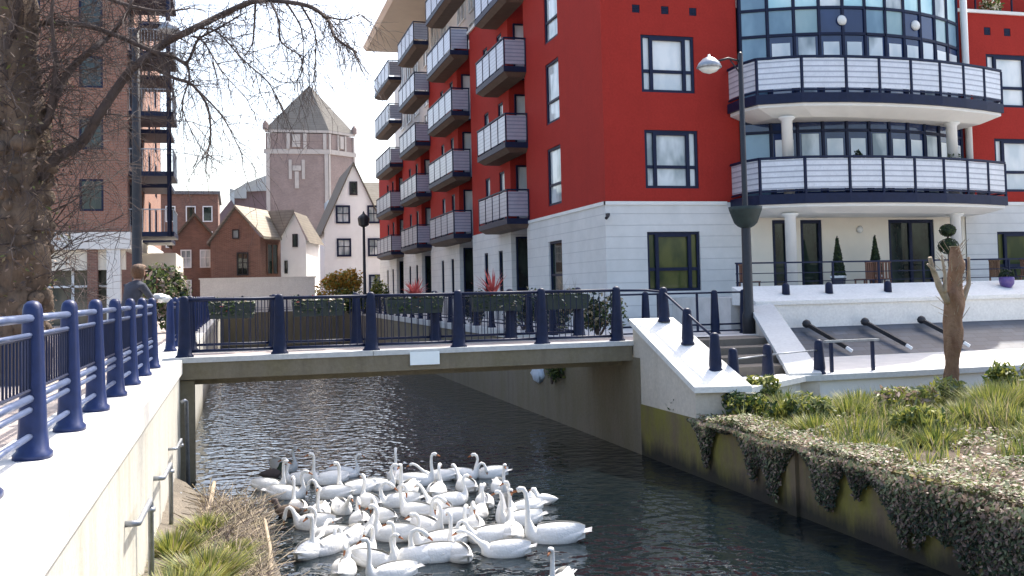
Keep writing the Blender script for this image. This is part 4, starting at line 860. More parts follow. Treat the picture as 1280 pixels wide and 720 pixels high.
for (x, y, r, h, n, k), lab in zip(TU, desc):
    if lab is None: continue
    big = lab.startswith('large') or 'yellow' in lab
    tussock('grass_tussock', lab, (x, y, bedz(x, y)), r, h, int(n * 1.5), ['grass_lit', 'grass_dull', 'straw', 'leaf'], (5, 4, 1.5, 3) if big else (5, 4, 1.5, 3), 'grass tussocks in the right planting bed', w=0.020)
shrub('shrub', 'small bright green leafy shrub below the foot of the stair wall', 'shrub', (8.75, 16.1, 0.95), 0.55, 0.5, 0.55, 900, 0.075, ['leaf', 'grass_lit', 'leaf_dark'])
shrub('shrub', 'small dark green shrub rooted at the wall top under the stair wall', 'shrub', (8.12, 17.6, 0.95), 0.35, 0.4, 0.40, 500, 0.07, ['leaf_dark', 'leaf'])
# creeper: ground cover plus curtains hanging over the river wall
mb = MB()
for i in range(30000):
    y = random.uniform(6.5, 16.4); x = XR - 0.05 + abs(random.gauss(0, 1) if i % 3 else random.gauss(0, .25)) * (1.0 + (16.2 - y) * 0.25)
    if x > 13.5: continue
    d = noise.noise(Vector((x * 0.9, y * 0.9, 3)))
    if d < -0.32 + (y - 9) * 0.02 and x > XR + 0.5: continue
    p = (x, y, bedz(x, y) + 0.03 + 0.28 * max(0, d + 0.4) * random.random()); mb.leaf(p, random.uniform(0.025, 0.06), 0 if random.random() < 0.42 + 0.3 * noise.noise(Vector((x * 0.6, y * 0.6, 9))) else (1 if random.random() < .7 else 2), (0, 0, 1), 1.5)
for i in range(34000):
    y = random.uniform(6.0, 16.4)
    L = 0.08 + 0.12 * noise.noise(Vector((y * 2.5, 2.2, 0)))
    for yc, wd, ln in ((15.95, .20, .95), (14.35, .22, .8), (13.75, .32, 1.0), (12.3, .30, .9), (11.55, .15, .6), (10.6, .5, .9), (9.5, .6, .95), (8.3, .8, 1.0), (6.9, .9, 1.0)):
        L += ln * math.exp(-((y - yc) / wd) ** 2) * (0.75 + 0.5 * noise.noise(Vector((y * 7, 1, 0))))
    u = random.random() ** 0.75; z = 1.04 - u * min(L, 0.92); out = 0.05 + 0.16 * (1 - u) * random.random() + 0.04 * random.random()
    mb.leaf((XR - out, y + random.gauss(0, 0.03), z), random.uniform(0.025, 0.055), (0 if random.random() < 0.55 else 1) if random.random() > u * 0.9 else (3 if random.random() < .6 else 5), (-1, 0, 0.5), 1.7)
for i in range(6000):
    y = random.uniform(6.2, 16.3); mb.leaf((XR + random.uniform(-0.06, 0.5), y, 1.03 + random.random() * 0.10), random.uniform(0.03, 0.06), random.choice((0, 0, 1, 1, 2)), (0, 0, 1), 1.5)
o = mb.build('trailing_creeper', ['ivy', 'ivy_brown', 'grass_dull', 'leaf_dark', 'twig_pale', 'twig'], loc=(XR, 11, 1)); o['kind'] = 'stuff'; tag(o, 'grey green and pinkish creeper spilling over the mossy river wall', 'creeper')
for c, rx, ry, rz_, n, ms, lab in (((9.45, 17.1, .95), .7, .5, .62, 1700, ['grass_lit', 'grass_lit', 'grass_dull', 'leaf'], 'bushy olive shrub behind the tussocks, below the short navy posts'), ((9.6, 15.5, .95), .5, .5, .45, 900, ['ivy', 'grass_lit', 'leaf'], 'low grey green shrub near the wall edge, left part of the bed'),
        ((11.6, 15.6, .97), .8, .5, .48, 1500, ['grass_dull', 'ivy_brown', 'ivy', 'grass_lit'], 'brownish low shrub in the middle of the planting bed'), ((10.3, 13.6, .95), .55, .45, .46, 1300, ['grass_lit', 'grass_lit', 'leaf'], 'bright green rounded shrub near the wall edge, middle of the bed'), ((13.2, 16.3, .98), .7, .5, .5, 1400, ['grass_lit', 'grass_dull', 'ivy'], 'leafy shrub just left of the foot of the lopped trunk'), ((14.6, 16.2, .98), .8, .5, .75, 1900, ['leaf', 'grass_dull', 'grass_lit'], 'darker leafy shrub behind the large spiky tussocks at right')):
    shrub('shrub', lab, 'shrub', c, rx, ry, rz_, n, 0.06, ms, 'low shrubs in the right planting bed', asp=2.6)
mb = MB()
for i in range(24000):
    x = random.uniform(8.3, 15.0); y = random.uniform(9.0, 17.7)
    d = noise.noise(Vector((x * 1.3, y * 1.3, 7)))
    if d < -0.16 - 0.10 * (y - 13.5) or x < XR + 0.35 and d < 0.05: continue
    h = random.uniform(0.08, 0.26) + max(0, d) * 0.6; a = random.uniform(0, 2 * PI); b = (x, y, bedz(x, y) - 0.02); r = h * random.uniform(0.2, 0.9)
    mb.blade(b, (x + math.cos(a) * r, y + math.sin(a) * r, b[2] + h), random.uniform(0.012, 0.024), random.choices(range(4), (5, 4, 1.3, 2.5))[0], 0.08 * h)
o = mb.build('rough_grass', ['grass_lit', 'grass_dull', 'straw', 'leaf'], loc=(11, 14, 1)); o['kind'] = 'stuff'; tag(o, 'rough mixed grass between the tussocks of the right planting bed', 'grass')
# left bank grass, reeds and debris
LG = [(-0.60, 10.6, .45, .40, 700, 'yellow green grass clump nearest the camera, against the left quay wall'), (-0.35, 11.9, .42, .34, 650, 'bright grass clump in the middle of the mud bank'), (-0.75, 12.7, .36, .32, 420, 'grass clump under the second bent pipe'), (-0.10, 13.1, .3, .22, 260, 'low dull grass clump at the water side of the mud bank'), (-0.45, 14.2, .3, .22, 220, 'short grass clump at the far end of the mud bank')]
for x, y, r, h, n, lab in LG: tussock('grass_clump', lab, (x, y, max(0.05, bankz(x, y))), r, h, n * 2, ['grass_lit', 'leaf', 'straw', 'grass_dull'], (6, 2, 1, 2), 'grass clumps on the left mud bank', w=0.016)
mb = MB()
for i in range(1500):
    x = random.uniform(-0.5, 0.40); y = random.uniform(11.5, 17.2); z = max(0.0, bankz(x, y)) + 0.02; a = random.uniform(0, PI); L = random.uniform(0.1, 0.45)
    dz = abs(random.gauss(0, 0.14)); mb.tube([(x, y, z), (x + math.cos(a) * L * 0.5, y + math.sin(a) * L * 0.5, z + dz * 0.6), (x + math.cos(a) * L, y + math.sin(a) * L, z + dz)], random.uniform(0.002, 0.006), 3, random.randrange(3), False)
o = mb.build('dead_reeds', ['twig_pale', 'twig', 'straw'], loc=(0, 14, 0)); o['kind'] = 'stuff'; tag(o, 'tangle of dead reeds and twigs on the mud bank beside the swans', 'reeds')
mb = MB(); mb.tube([(-0.55, 14.6, 0.22), (-0.40, 16.0, 0.25), (-0.36, 16.9, 0.42)], [0.045, 0.04, 0.03], 7); tag(mb.build('driftwood', 'twig_pale', smooth=True, loc=(-0.4, 15.6, 0.2)), 'bleached driftwood pole lying along the mud bank by the wall', 'driftwood')
mb = MB(); mb.tube([(0.36, 12.0, 0.02), (0.40, 13.4, 0.1), (0.36, 14.4, 0.3)], [0.035, 0.03, 0.02], 7); tag(mb.build('driftwood', 'twig_pale', smooth=True, loc=(0.38, 13, 0.05)), 'pale bent branch at the water edge of the mud bank beside the swans', 'driftwood')
# red-pink cordylines and troughs on the bridge
TR = [(-0.55, 0.95, 'trough of grass and red flowers at the left end of the footbridge', 0), (1.15, 1.10, 'second trough from the left on the footbridge, pale flowers', 0), (3.15, 1.25, 'third trough from the left on the footbridge, with a red spiky plant', 1), (5.05, 1.15, 'fourth trough on the footbridge, pale trailing plants and a red spiky plant', 1), (6.75, 1.05, 'rightmost trough on the footbridge, with sparse brown stems', 2)]
for x, wd, lab, k in TR:
    yt = YB1 - 0.48
    t = thing('planting_trough', 'dark green ' + lab, 'planter', (x + wd / 2, yt, 3.0), 'planting troughs on the footbridge')
    mb = MB(); mb.hexa([(x + 0.04, yt - 0.13, 2.93), (x + wd - 0.04, yt - 0.13, 2.93), (x + wd - 0.04, yt + 0.15, 2.93), (x + 0.04, yt + 0.15, 2.93), (x, yt - 0.17, 3.24), (x + wd, yt - 0.17, 3.24), (x + wd, yt + 0.17, 3.24), (x, yt + 0.17, 3.24)]); mb.build('box', 'trough', t)
    mb = MB()
    for q in (0.2, 0.8): mb.tube([(x + wd * q, yt + 0.1, 2.92), (x + wd * q, yt + 0.28, 3.0), (x + wd * q, yt + 0.28, 3.36)], 0.015, 5)
    mb.build('bracket', 'black', t)
    mb = MB(); mb.box(x + 0.04, yt - 0.14, 3.2, x + wd - 0.04, yt + 0.14, 3.265, 1)
    for i in range(330 if k != 2 else 120):
        px = x + random.uniform(0.0, wd); py = yt + random.uniform(-0.2, 0.2); hang = random.random() < 0.25
        pz = 3.24 + random.uniform(0, 0.12) if not hang else 3.24 - random.uniform(0, 0.25); py = py if not hang else yt - 0.2
        mb.leaf((px, py, pz), random.uniform(0.03, 0.07), random.choices(range(5), (5, 6, 0.5, 0.4 if k == 0 else 0.05, 1.2))[0], (0, -0.5, 1))
    if k == 2:
        for i in range(14): mb.blade((x + wd * random.uniform(.3, .8), yt, 3.25), (x + wd * random.uniform(.2, .9), yt, 3.25 + random.uniform(.15, .55)), 0.02, 4)
    o = mb.build('trough_flowers', ['leaf', 'leaf_dark', 'petal', 'petal_red', 'twig_pale'], loc=(x + wd / 2, yt, 3.24)); tag(o, ('grass and red flowers in the leftmost bridge trough' if x < 0 else 'pale flowers in the second bridge trough from the left') if k == 0 else 'leafy planting growing in the ' + lab.split(',')[0].replace('on the footbridge', 'on the bridge'), 'flowers', 'plants in the bridge troughs')
def spiky(c, h, lab):
    mb = MB()
    for i in range(46):
        a = random.uniform(0, 2 * PI); e = random.uniform(0.25, 1.45); L = h * random.uniform(0.6, 1.0); mb.blade(c, (c[0] + math.cos(a) * math.cos(e) * L, c[1] + math.sin(a) * math.cos(e) * L, c[2] + math.sin(e) * L), 0.05, 0, 0.06)
    tag(mb.build('spiky_plant', 'cordyline', loc=c), lab, 'plant', 'red spiky plants on the footbridge')
spiky((3.80, YB1 - 0.48, 3.24), 0.55, 'red spiky plant rising from the third trough of the footbridge'); spiky((5.55, YB1 - 0.48, 3.24), 0.75, 'taller pink red spiky plant rising from the fourth trough of the footbridge')
shrub('shrub', 'orange yellow shrub in front of the white gabled house', 'shrub', (6.1, 62, 2.9), 1.7, 1.0, 1.7, 1500, 0.16, ['orange', 'orange', 'grass_lit']); shrub('shrub', 'clipped green hedge below the orange shrub and far lamp post', 'shrub', (6.5, 60, 2.2), 1.6, 0.7, 1.35, 1400, 0.12, ['leaf', 'grass_lit', 'leaf_dark'])
shrub('shrub', 'round green and brown bush right of the leaning person, on the left quay', 'shrub', (-2.2, 36, 2.2), 1.15, 0.9, 2.1, 2000, 0.12, ['leaf', 'grass_dull', 'leaf_dark', 'ivy_brown'])
shrub('shrub', 'green bush beside the entrance at the far end of the red flats', 'shrub', (8.9, 64, 2.2), 0.8, 0.8, 2.0, 900, 0.13, ['leaf', 'grass_lit'])
mb = MB(); mb.lathe([(0.02, 0.0), (0.22, 0.08), (0.26, 0.24), (0.20, 0.40), (0.10, 0.52), (0.17, 0.62), (0.05, 0.64)], (0, 0, 0), 13, jit=0.35); mb.v = [(XR - 0.02 + v[0] * 0.35, 26.0 + v[1] * 1.9 + 0.12 * math.sin(v[2] * 9), 0.85 + v[2]) for v in mb.v]; tag(mb.build('plastic_bag', 'bag', smooth=True, loc=(XR - 0.06, 26, 0.9)), 'pale blue plastic bag caught on the river wall under the bridge', 'bag')
shrub('shrub', 'small weed growing from the river wall beside the plastic bag', 'shrub', (XR - 0.1, 24.6, 1.0), 0.25, 1.1, 0.7, 600, 0.08, ['leaf', 'leaf_dark', 'grass_dull'])

for c, h, lab in (((9.0, 24.3, 2.12), 1.0, 'dark green shrub by the right quay railing, nearest the footbridge'), ((8.9, 27.0, 2.12), 1.15, 'second dark green shrub along the right quay railing from the footbridge'), ((8.8, 30.5, 2.12), 1.05, 'third dark green shrub along the right quay railing from the footbridge'), ((8.7, 36.0, 2.12), 1.1, 'fourth and farthest dark green shrub along the right quay railing')):
    shrub('shrub', lab, 'shrub', c, 0.7, 1.3, h, 1300, 0.08, ['leaf_dark', 'leaf_dark', 'leaf', 'straw'], 'dark shrubs along the right quay railing')
# topiary, pots and chairs on the upper terrace
def cone(x, y, lab):
    t = thing('topiary_cone', lab, 'topiary', (x, y, 3.03), 'topiary cones on the terrace'); mb = MB(); H, R_ = 1.3, 0.21
    for i in range(1500):
        u = 1 - math.sqrt(random.random()); a = random.uniform(0, 2 * PI); r = R_ * (1 - u) * random.uniform(0.85, 1.08) + 0.015; mb.leaf((x + r * math.cos(a), y + r * math.sin(a), 3.62 + u * H), 0.05, 0 if random.random() < .75 else 1, (math.cos(a), math.sin(a), 0.3))
    mb.lathe([(R_ * 0.85, 0), (R_ * 0.4, H * 0.55), (0.01, H * 0.97)], (x, y, 3.62), 10); mb.build('foliage', ['leaf_dark', 'leaf'], t)
    mb = MB(); mb.lathe([(0.20, 0), (0.27, 0.46), (0.29, 0.47), (0.29, 0.53), (0.24, 0.53)], (x, y, 3.03), 4); p_ = mb.build('pot', 'terracotta', t); mb = MB(); mb.lathe([(0.30, 0.505), (0.31, 0.52), (0.31, 0.58), (0.22, 0.58)], (x, y, 3.03), 4); mb.build('pot_rim', 'plastic_white', p_)
cone(18.75, 28.3, 'dark topiary cone in a square pot left of the garden chairs'); cone(20.15, 28.3, 'dark topiary cone in a square pot between garden chairs and double door')
def chair(x, y, rz, lab, m='wood'):
    t = thing('garden_chair', lab, 'chair', (0, 0, 0), 'garden chairs on the terrace')
    mb = MB(); mb.box(-0.24, -0.24, 0.42, 0.24, 0.24, 0.46); mb.build('seat', m, t)
    mb = MB()
    for i in range(5): mb.box(-0.22 + i * 0.1, 0.2, 0.46, -0.16 + i * 0.1, 0.235, 0.95)
    mb.box(-0.25, 0.195, 0.951, 0.25, 0.24, 1.0); mb.build('backrest', m, t)
    for sx in (-0.22, 0.22):
        for sy in (-0.2, 0.22):
            mb = MB(); mb.bar((sx, sy, 0), (sx, sy, 0.42), 0.04, 0.04); mb.build('leg', m, t)
    t.location = (x, y, 3.03); t.rotation_euler = (0, 0, rz); return t
chair(19.25, 27.6, PI + 0.3, 'reddish slatted garden chair beside the left topiary cone'); chair(19.75, 27.5, PI - 0.2, 'reddish slatted garden chair beside the right topiary cone'); chair(15.35, 27.9, 0.5, 'dark garden chair behind the railing next to the lamp post')
chair(24.4, 27.6, PI / 2, 'orange brown garden chair right of the lopped trunk', 'bark_red'); chair(25.3, 27.7, -PI / 2, 'dark garden chair below the rightmost ground floor window')
t = thing('garden_table', 'small round dark table between the chairs right of the trunk', 'table', (24.85, 27.5, 3.03)); mb = MB(); mb.lathe([(0.02, 0.70), (0.32, 0.70), (0.33, 0.72), (0.32, 0.74), (0.02, 0.74)], (24.85, 27.5, 3.03), 16); mb.build('top', 'navy_dark', t)
for a in (0.5, 2.6, 4.7): mb = MB(); mb.tube([(24.85 + .05 * math.cos(a), 27.5 + .05 * math.sin(a), 3.72), (24.85 + .28 * math.cos(a), 27.5 + .28 * math.sin(a), 3.03)], 0.015, 5); mb.build('leg', 'navy_dark', t)
t = thing('topiary_ball_tree', 'dark ball topiary on a short stem behind the top of the lopped trunk', 'topiary', (21.6, 26.6, 3.03)); mb = MB()
for cz, r, n in ((4.95, 0.24, 500), (4.45, 0.30, 500)):
    for i in range(n):
        v = Vector((random.gauss(0, 1), random.gauss(0, 1), random.gauss(0, 1))).normalized(); mb.leaf((21.6 + v.x * r, 26.6 + v.y * r, cz + v.z * r * 0.8), 0.055, 0 if random.random() < .8 else 1, v)
    mb.lathe([(0.02, -r * .75), (r * .8, -r * .3), (r * .8, r * .3), (0.02, r * .75)], (21.6, 26.6, cz), 10)
mb.build('foliage', ['leaf_dark', 'leaf'], t); mb = MB(); mb.tube([(21.6, 26.6, 3.4), (21.6, 26.6, 4.9)], 0.03, 6); mb.build('stem', 'twig', t); mb = MB(); mb.lathe([(0.17, 0), (0.24, 0.45), (0.2, 0.45)], (21.6, 26.6, 3.03), 12); mb.build('pot', 'terracotta', t, True)
t = thing('flower_pot', 'purple glazed pot with a small plant at the right edge of the terrace', 'flower pot', (23.0, 25.0, 3.25)); mb = MB(); mb.lathe([(0.12, 0), (0.2, 0.12), (0.22, 0.28), (0.19, 0.33), (0.16, 0.33)], (22.05, 24.7, 3.12), 14); mb.build('pot', 'pot_purple', t, True); mb = MB()
for i in range(160): v = Vector((random.gauss(0, 1), random.gauss(0, 1), abs(random.gauss(0, 1)))).normalized() * 0.2; mb.leaf((22.05 + v.x, 24.7 + v.y, 3.45 + v.z), 0.06, 0, v)
mb.build('plant', 'leaf_dark', t)
shrub('shrub', 'leafy roof plants behind the railing above the right wing', 'shrub', (27.2, 30.6, 12.8), 0.7, 0.5, 1.1, 500, 0.09, ['leaf', 'petal', 'grass_dull'])
# plants on balconies
shrub('shrub', 'round dark potted plant on the lower curved balcony', 'plant', (18.9, 27.3, 6.6), 0.32, 0.3, 0.85, 450, 0.07, ['leaf_dark']); shrub('shrub', 'dark potted plant at the right end of the lower curved balcony', 'plant', (23.1, 27.7, 6.8), 0.5, 0.3, 0.65, 450, 0.07, ['leaf_dark', 'leaf'])

# lopped trunk
def knotty(mb, pts, rad, n=14, amp=0.12, seed=0, m=0, sub=10):
    pts = [Vector(p) for p in pts]; P_, R_ = [], []
    for i in range(len(pts) - 1):
        for k in range(sub):
            f = k / sub; P_.append(pts[i].lerp(pts[i + 1], f)); R_.append(rad[i] + (rad[i + 1] - rad[i]) * f)
    P_.append(pts[-1]); R_.append(rad[-1]); i0 = len(mb.v); mb.tube(P_, R_, n, m)
    for i in range(i0, len(mb.v)):
        k = min((i - i0) // n, len(P_) - 1); v = Vector(mb.v[i]); d = v - P_[k]; mb.v[i] = tuple(P_[k] + d * (1 + amp * 2 * noise.noise(Vector((v.x * 3 + seed, v.y * 3, v.z * 1.6))) + amp * noise.noise(Vector((v.x * 9 + seed, v.y * 9, v.z * 4)))))
t = thing('lopped_tree', 'lopped orange brown tree trunk with short bare side limbs in the planting bed', 'tree', (13.78, 17.0, 0.95))
mb = MB(); knotty(mb, [(13.74, 17.0, 0.85), (13.78, 17.0, 1.6), (13.82, 17.0, 2.5), (13.90, 17.0, 3.1), (13.98, 17.02, 3.7), (13.95, 17.02, 4.06)], [0.18, 0.145, 0.155, 0.19, 0.145, 0.085], 20, 0.28, 2); mb.build('trunk', 'bark_red', t, True)
mb = MB(); mb.lathe([(0.0, 0.0), (0.095, 0.0), (0.09, 0.012), (0.0, 0.015)], (13.95, 17.02, 4.06), 12); mb.build('saw_cut', 'straw', t)
mb = MB()
for i in range(60):
    z = random.uniform(2.6, 4.0); a = random.uniform(0, 2 * PI); c = Vector((13.88 + .13 * math.cos(a), 17 + .13 * math.sin(a), z)); d = Vector((math.cos(a), math.sin(a), random.uniform(.3, 1.6))).normalized() * random.uniform(.08, .35); mb.tube([c, c + d * .6, c + d], [.008, .006, .003], 4, 0, False)
mb.build('twig_growth', 'twig_pale', t)
for P_, r_ in (([(13.74, 16.98, 2.95), (13.5, 16.95, 3.3), (13.36, 16.95, 3.65), (13.28, 16.9, 3.85)], [0.09, 0.06, 0.045, 0.035]), ([(13.5, 16.95, 3.3), (13.40, 16.9, 3.55), (13.22, 16.9, 3.72)], [0.04, 0.03, 0.025]), ([(14.05, 17.0, 2.95), (14.25, 17.0, 3.3), (14.28, 17, 3.85)], [0.09, 0.05, 0.025]), ([(13.6, 16.9, 3.15), (13.62, 16.9, 3.5), (13.56, 16.9, 3.9)], [0.045, 0.03, 0.02])):
    mb = MB(); knotty(mb, P_, r_, 8, 0.12, 5, 0, 5); mb.build('limb', 'twig_pale', t, True)

# big bare tree on the left quay
TREE = thing('bare_tree', 'big bare knotty tree on the left quay, branches reaching over the river', 'tree', (-3.15, 16, 2.2))
mb = MB(); knotty(mb, [(-3.15, 16.0, 2.15), (-3.13, 16.0, 2.8), (-3.08, 16.0, 3.6), (-3.05, 16.0, 4.6), (-3.02, 16, 5.6), (-3.02, 15.95, 6.8), (-3.05, 15.9, 8.2), (-3.0, 15.9, 9.8)], [0.50, 0.42, 0.40, 0.42, 0.37, 0.30, 0.22, 0.12], 28, 0.22, 1, 0, 14)
for i in range(40):
    a = random.uniform(-2.6, 0.3); z = random.uniform(2.9, 6.0); r = random.uniform(0.07, 0.19); c = Vector((-3.06 + math.cos(a) * 0.36, 16 + math.sin(a) * 0.36, z))
    knotty(mb, [c - Vector((0, 0, r)), c - Vector((0, 0, r * .5)), c, c + Vector((0, 0, r * .5)), c + Vector((0, 0, r))], [0.02, r * .85, r, r * .8, 0.02], 10, 0.3, i, 0, 2)
mb.build('trunk', 'bark', TREE, True)
LIMBS = {"A":[[-2.69,16.11,6.08],[-2.48,15.63,6.38],[-2.3,16.0,6.88],[-1.94,15.41,7.02],[-1.75,15.82,7.34],[-1.44,15.23,7.58],[-1.36,15.67,8.2]],"B":[[-2.74,15.89,5.16],[-2.53,15.83,5.46],[-2.15,15.78,5.71],[-1.91,15.54,6.04],[-1.52,15.62,6.69],[-1.26,15.25,6.84],[-0.95,15.46,7.17],[-0.62,14.96,7.22],[-0.16,15.21,7.55],[0.25,14.6,7.59],[0.54,14.98,7.74],[1.03,14.28,7.49],[1.35,14.68,7.41],[1.4,14.15,7.02],[1.74,14.51,6.91]],"C":[[-3.02,15.69,7.28],[-2.86,16.09,7.52],[-2.18,15.58,7.41],[-1.74,15.71,7.33],[-1.09,15.22,6.96],[-0.85,15.32,6.93],[-0.64,15.12,6.81],[-0.49,15.12,7.14],[-0.21,15.03,7.3],[0.1,14.83,7.45]],"D":[[-2.25,15.55,8.05],[-1.74,15.81,7.86],[-1.07,15.09,7.53],[-0.58,15.39,7.68]],"E":[[-1.42,15.43,6.76],[-1.26,15.46,6.83],[-0.84,15.15,6.58],[-0.57,15.27,6.5],[-0.35,14.9,6.09],[-0.34,15.23,5.66],[-0.45,14.89,5.36]],"E2":[[-0.57,15.11,6.47],[-0.17,15.05,6.03],[0.11,14.78,5.44]],"F":[[-0.46,15.29,7.36],[-0.21,14.84,7.2],[0.12,15.02,6.88],[0.48,14.63,6.45],[0.65,14.76,6.19]],"G":[[0.54,14.97,7.73],[0.63,14.44,7.31],[0.69,14.92,7.11],[0.93,14.32,6.75],[0.91,14.83,6.54],[0.61,14.46,6.42]],"H":[[0.76,14.71,7.64],[0.95,14.47,7.21],[0.99,14.69,6.84]],"I":[[0.95,14.4,7.52],[1.16,14.64,7.17],[1.11,14.39,6.45]],"J":[[1.04,14.29,7.5],[1.35,14.68,7.41],[1.63,14.05,6.81]],"K":[[0.32,14.71,7.62],[0.28,14.95,7.1],[0.15,14.71,6.84]],"M":[[-0.58,15.39,7.26],[-0.4,14.83,7.04],[-0.16,15.23,6.72],[0.2,14.62,6.18]],"N":[[1.28,14.58,7.44],[1.53,14.18,7.29],[1.78,14.45,7.46]],"P":[[-2.83,15.8,5.79],[-2.6,15.7,6.01],[-2.52,15.6,6.35],[-2.46,15.5,6.8],[-2.5,15.4,7.47],[-2.42,15.3,8.02]],"Q":[[-2.15,15.57,5.89],[-1.85,15.79,6.13],[-1.36,15.23,6.0],[-0.59,15.37,5.98]],"R":[[-2.15,15.8,5.71],[-2.44,15.79,5.92],[-2.43,15.83,6.28]],"T":[[-3.1,15.8,6.37],[-3.13,15.7,7.05],[-2.95,15.6,7.73],[-2.98,15.5,8.17]],"U":[[-0.64,15.12,6.81],[-0.62,15.17,6.56],[-0.72,15.22,6.15],[-0.47,15.04,5.55]],"V":[[0.25,14.6,7.59],[0.45,14.98,7.98],[0.77,14.44,8.13]]}
TH = {'A': .075, 'B': .085, 'C': .05, 'D': .045, 'E': .035, 'P': .07, 'T': .09}
def twigs(mb, p, d, L, r, lev, droop):
    pts = [p]; v = d.copy(); n = 5
    for i in range(n):
        v = (v + Vector((random.gauss(0, .16), random.gauss(0, .16), random.gauss(0, .16) - droop * 0.12))).normalized(); pts.append(pts[-1] + v * L / n)
    mb.tube(pts, [r * (1 - 0.75 * i / n) for i in range(n + 1)], 4 if lev < 2 else 3, 0, False)
    if lev >= 2: return
    for q in pts[1:]:
        if random.random() < 0.8:
            dd = (v + Vector((random.gauss(0, .7), random.gauss(0, .7), random.gauss(0, .7) - 0.2 * droop))).normalized(); twigs(mb, q, dd, L * random.uniform(.4, .7), r * .6, lev + 1, droop)
tw = MB()
for k, pts in LIMBS.items():
    mb = MB(); r0 = TH.get(k, .018); n = len(pts)
    P_, R_ = [], []
    V = [Vector(p) for p in pts]
    for i in range(n - 1):
        a, b = V[i], V[i + 1]; pa = V[max(0, i - 1)]; nb = V[min(n - 1, i + 2)]
        for j in range(4):
            s = j / 4; P_.append(0.5 * ((2 * a) + (b - pa) * s + (2 * pa - 5 * a + 4 * b - nb) * s * s + (3 * a - pa - 3 * b + nb) * s ** 3)); R_.append(max(0.006, r0 * (1 - 0.8 * (i + s) / (n - 1))))
    P_.append(V[-1]); R_.append(max(0.005, r0 * 0.18)); mb.tube(P_, R_, 7); mb.build('limb', 'twig', TREE, True)
    for i in range(2, len(P_)):
        rep = 3 if k in 'ABCD' else (2 if random.random() < 0.8 else 1)
        for _ in range(rep):
            d = (P_[i] - P_[i - 1]).normalized(); d = (d * 0.7 + Vector((random.gauss(0, .6), random.gauss(0, .6), random.gauss(-0.15, .6)))).normalized(); twigs(tw, P_[i], d, random.uniform(0.35, 1.05), 0.0065, 1, 1.0)
for i in range(170):     # shoots crowding the trunk
    a = random.uniform(-2.9, 0.6); z = random.uniform(3.6, 9.0); p = Vector((-3.05 + math.cos(a) * 0.33, 16 + math.sin(a) * 0.33, z)); d = Vector((math.cos(a), math.sin(a) * 0.6, random.uniform(-0.3, 1.0))).normalized(); twigs(tw, p, d, random.uniform(0.5, 1.4), 0.011, 0, 0.3)
tw.build('twigs', 'twig', TREE)
mb = MB()
for i in range(1500):
    a = random.uniform(-2.9, 0.6); z = random.uniform(2.9, 7.6); rr = random.uniform(0.30, 0.75 if z > 3.8 else 0.5); mb.leaf((-3.05 + math.cos(a) * rr, 16 + math.sin(a) * rr, z), random.uniform(0.02, 0.055), random.choices(range(4), (4, 1, 5, 1))[0], None, 2.2)
mb.build('dead_leaves', ['ivy_brown', 'straw', 'twig', 'grass_dull'], TREE)

# ------------------------------------------------------------------ swans
POSES = {
 'S': [(.34, .30, .044), (.31, .40, .037), (.29, .49, .034), (.31, .57, .034), (.36, .615, .036), (.41, .61, .043), (.45, .59, .036)],
 'up': [(.35, .32, .043), (.34, .44, .036), (.34, .56, .034), (.35, .66, .034), (.38, .715, .037), (.43, .72, .044), (.47, .70, .036)],
 'high': [(.36, .34, .042), (.36, .48, .036), (.37, .62, .034), (.39, .74, .034), (.42, .79, .037), (.47, .79, .043), (.51, .77, .036)],
 'reach': [(.42, .27, .044), (.50, .34, .037), (.57, .40, .034), (.64, .44, .034), (.71, .46, .037), (.76, .45, .042), (.80, .43, .035)],
 'down': [(.38, .30, .044), (.42, .38, .037), (.48, .42, .034), (.54, .39, .034), (.58, .30, .036), (.60, .22, .042), (.61, .17, .035)],
 'preen': [(.34, .30, .044), (.35, .40, .037), (.32, .49, .034), (.24, .53, .034), (.16, .50, .037), (.10, .45, .043), (.06, .41, .035)],
 'loop': [(.37, .32, .043), (.40, .44, .036), (.39, .55, .034), (.33, .61, .034), (.26, .585, .036), (.235, .52, .043), (.235, .47, .035)],
}
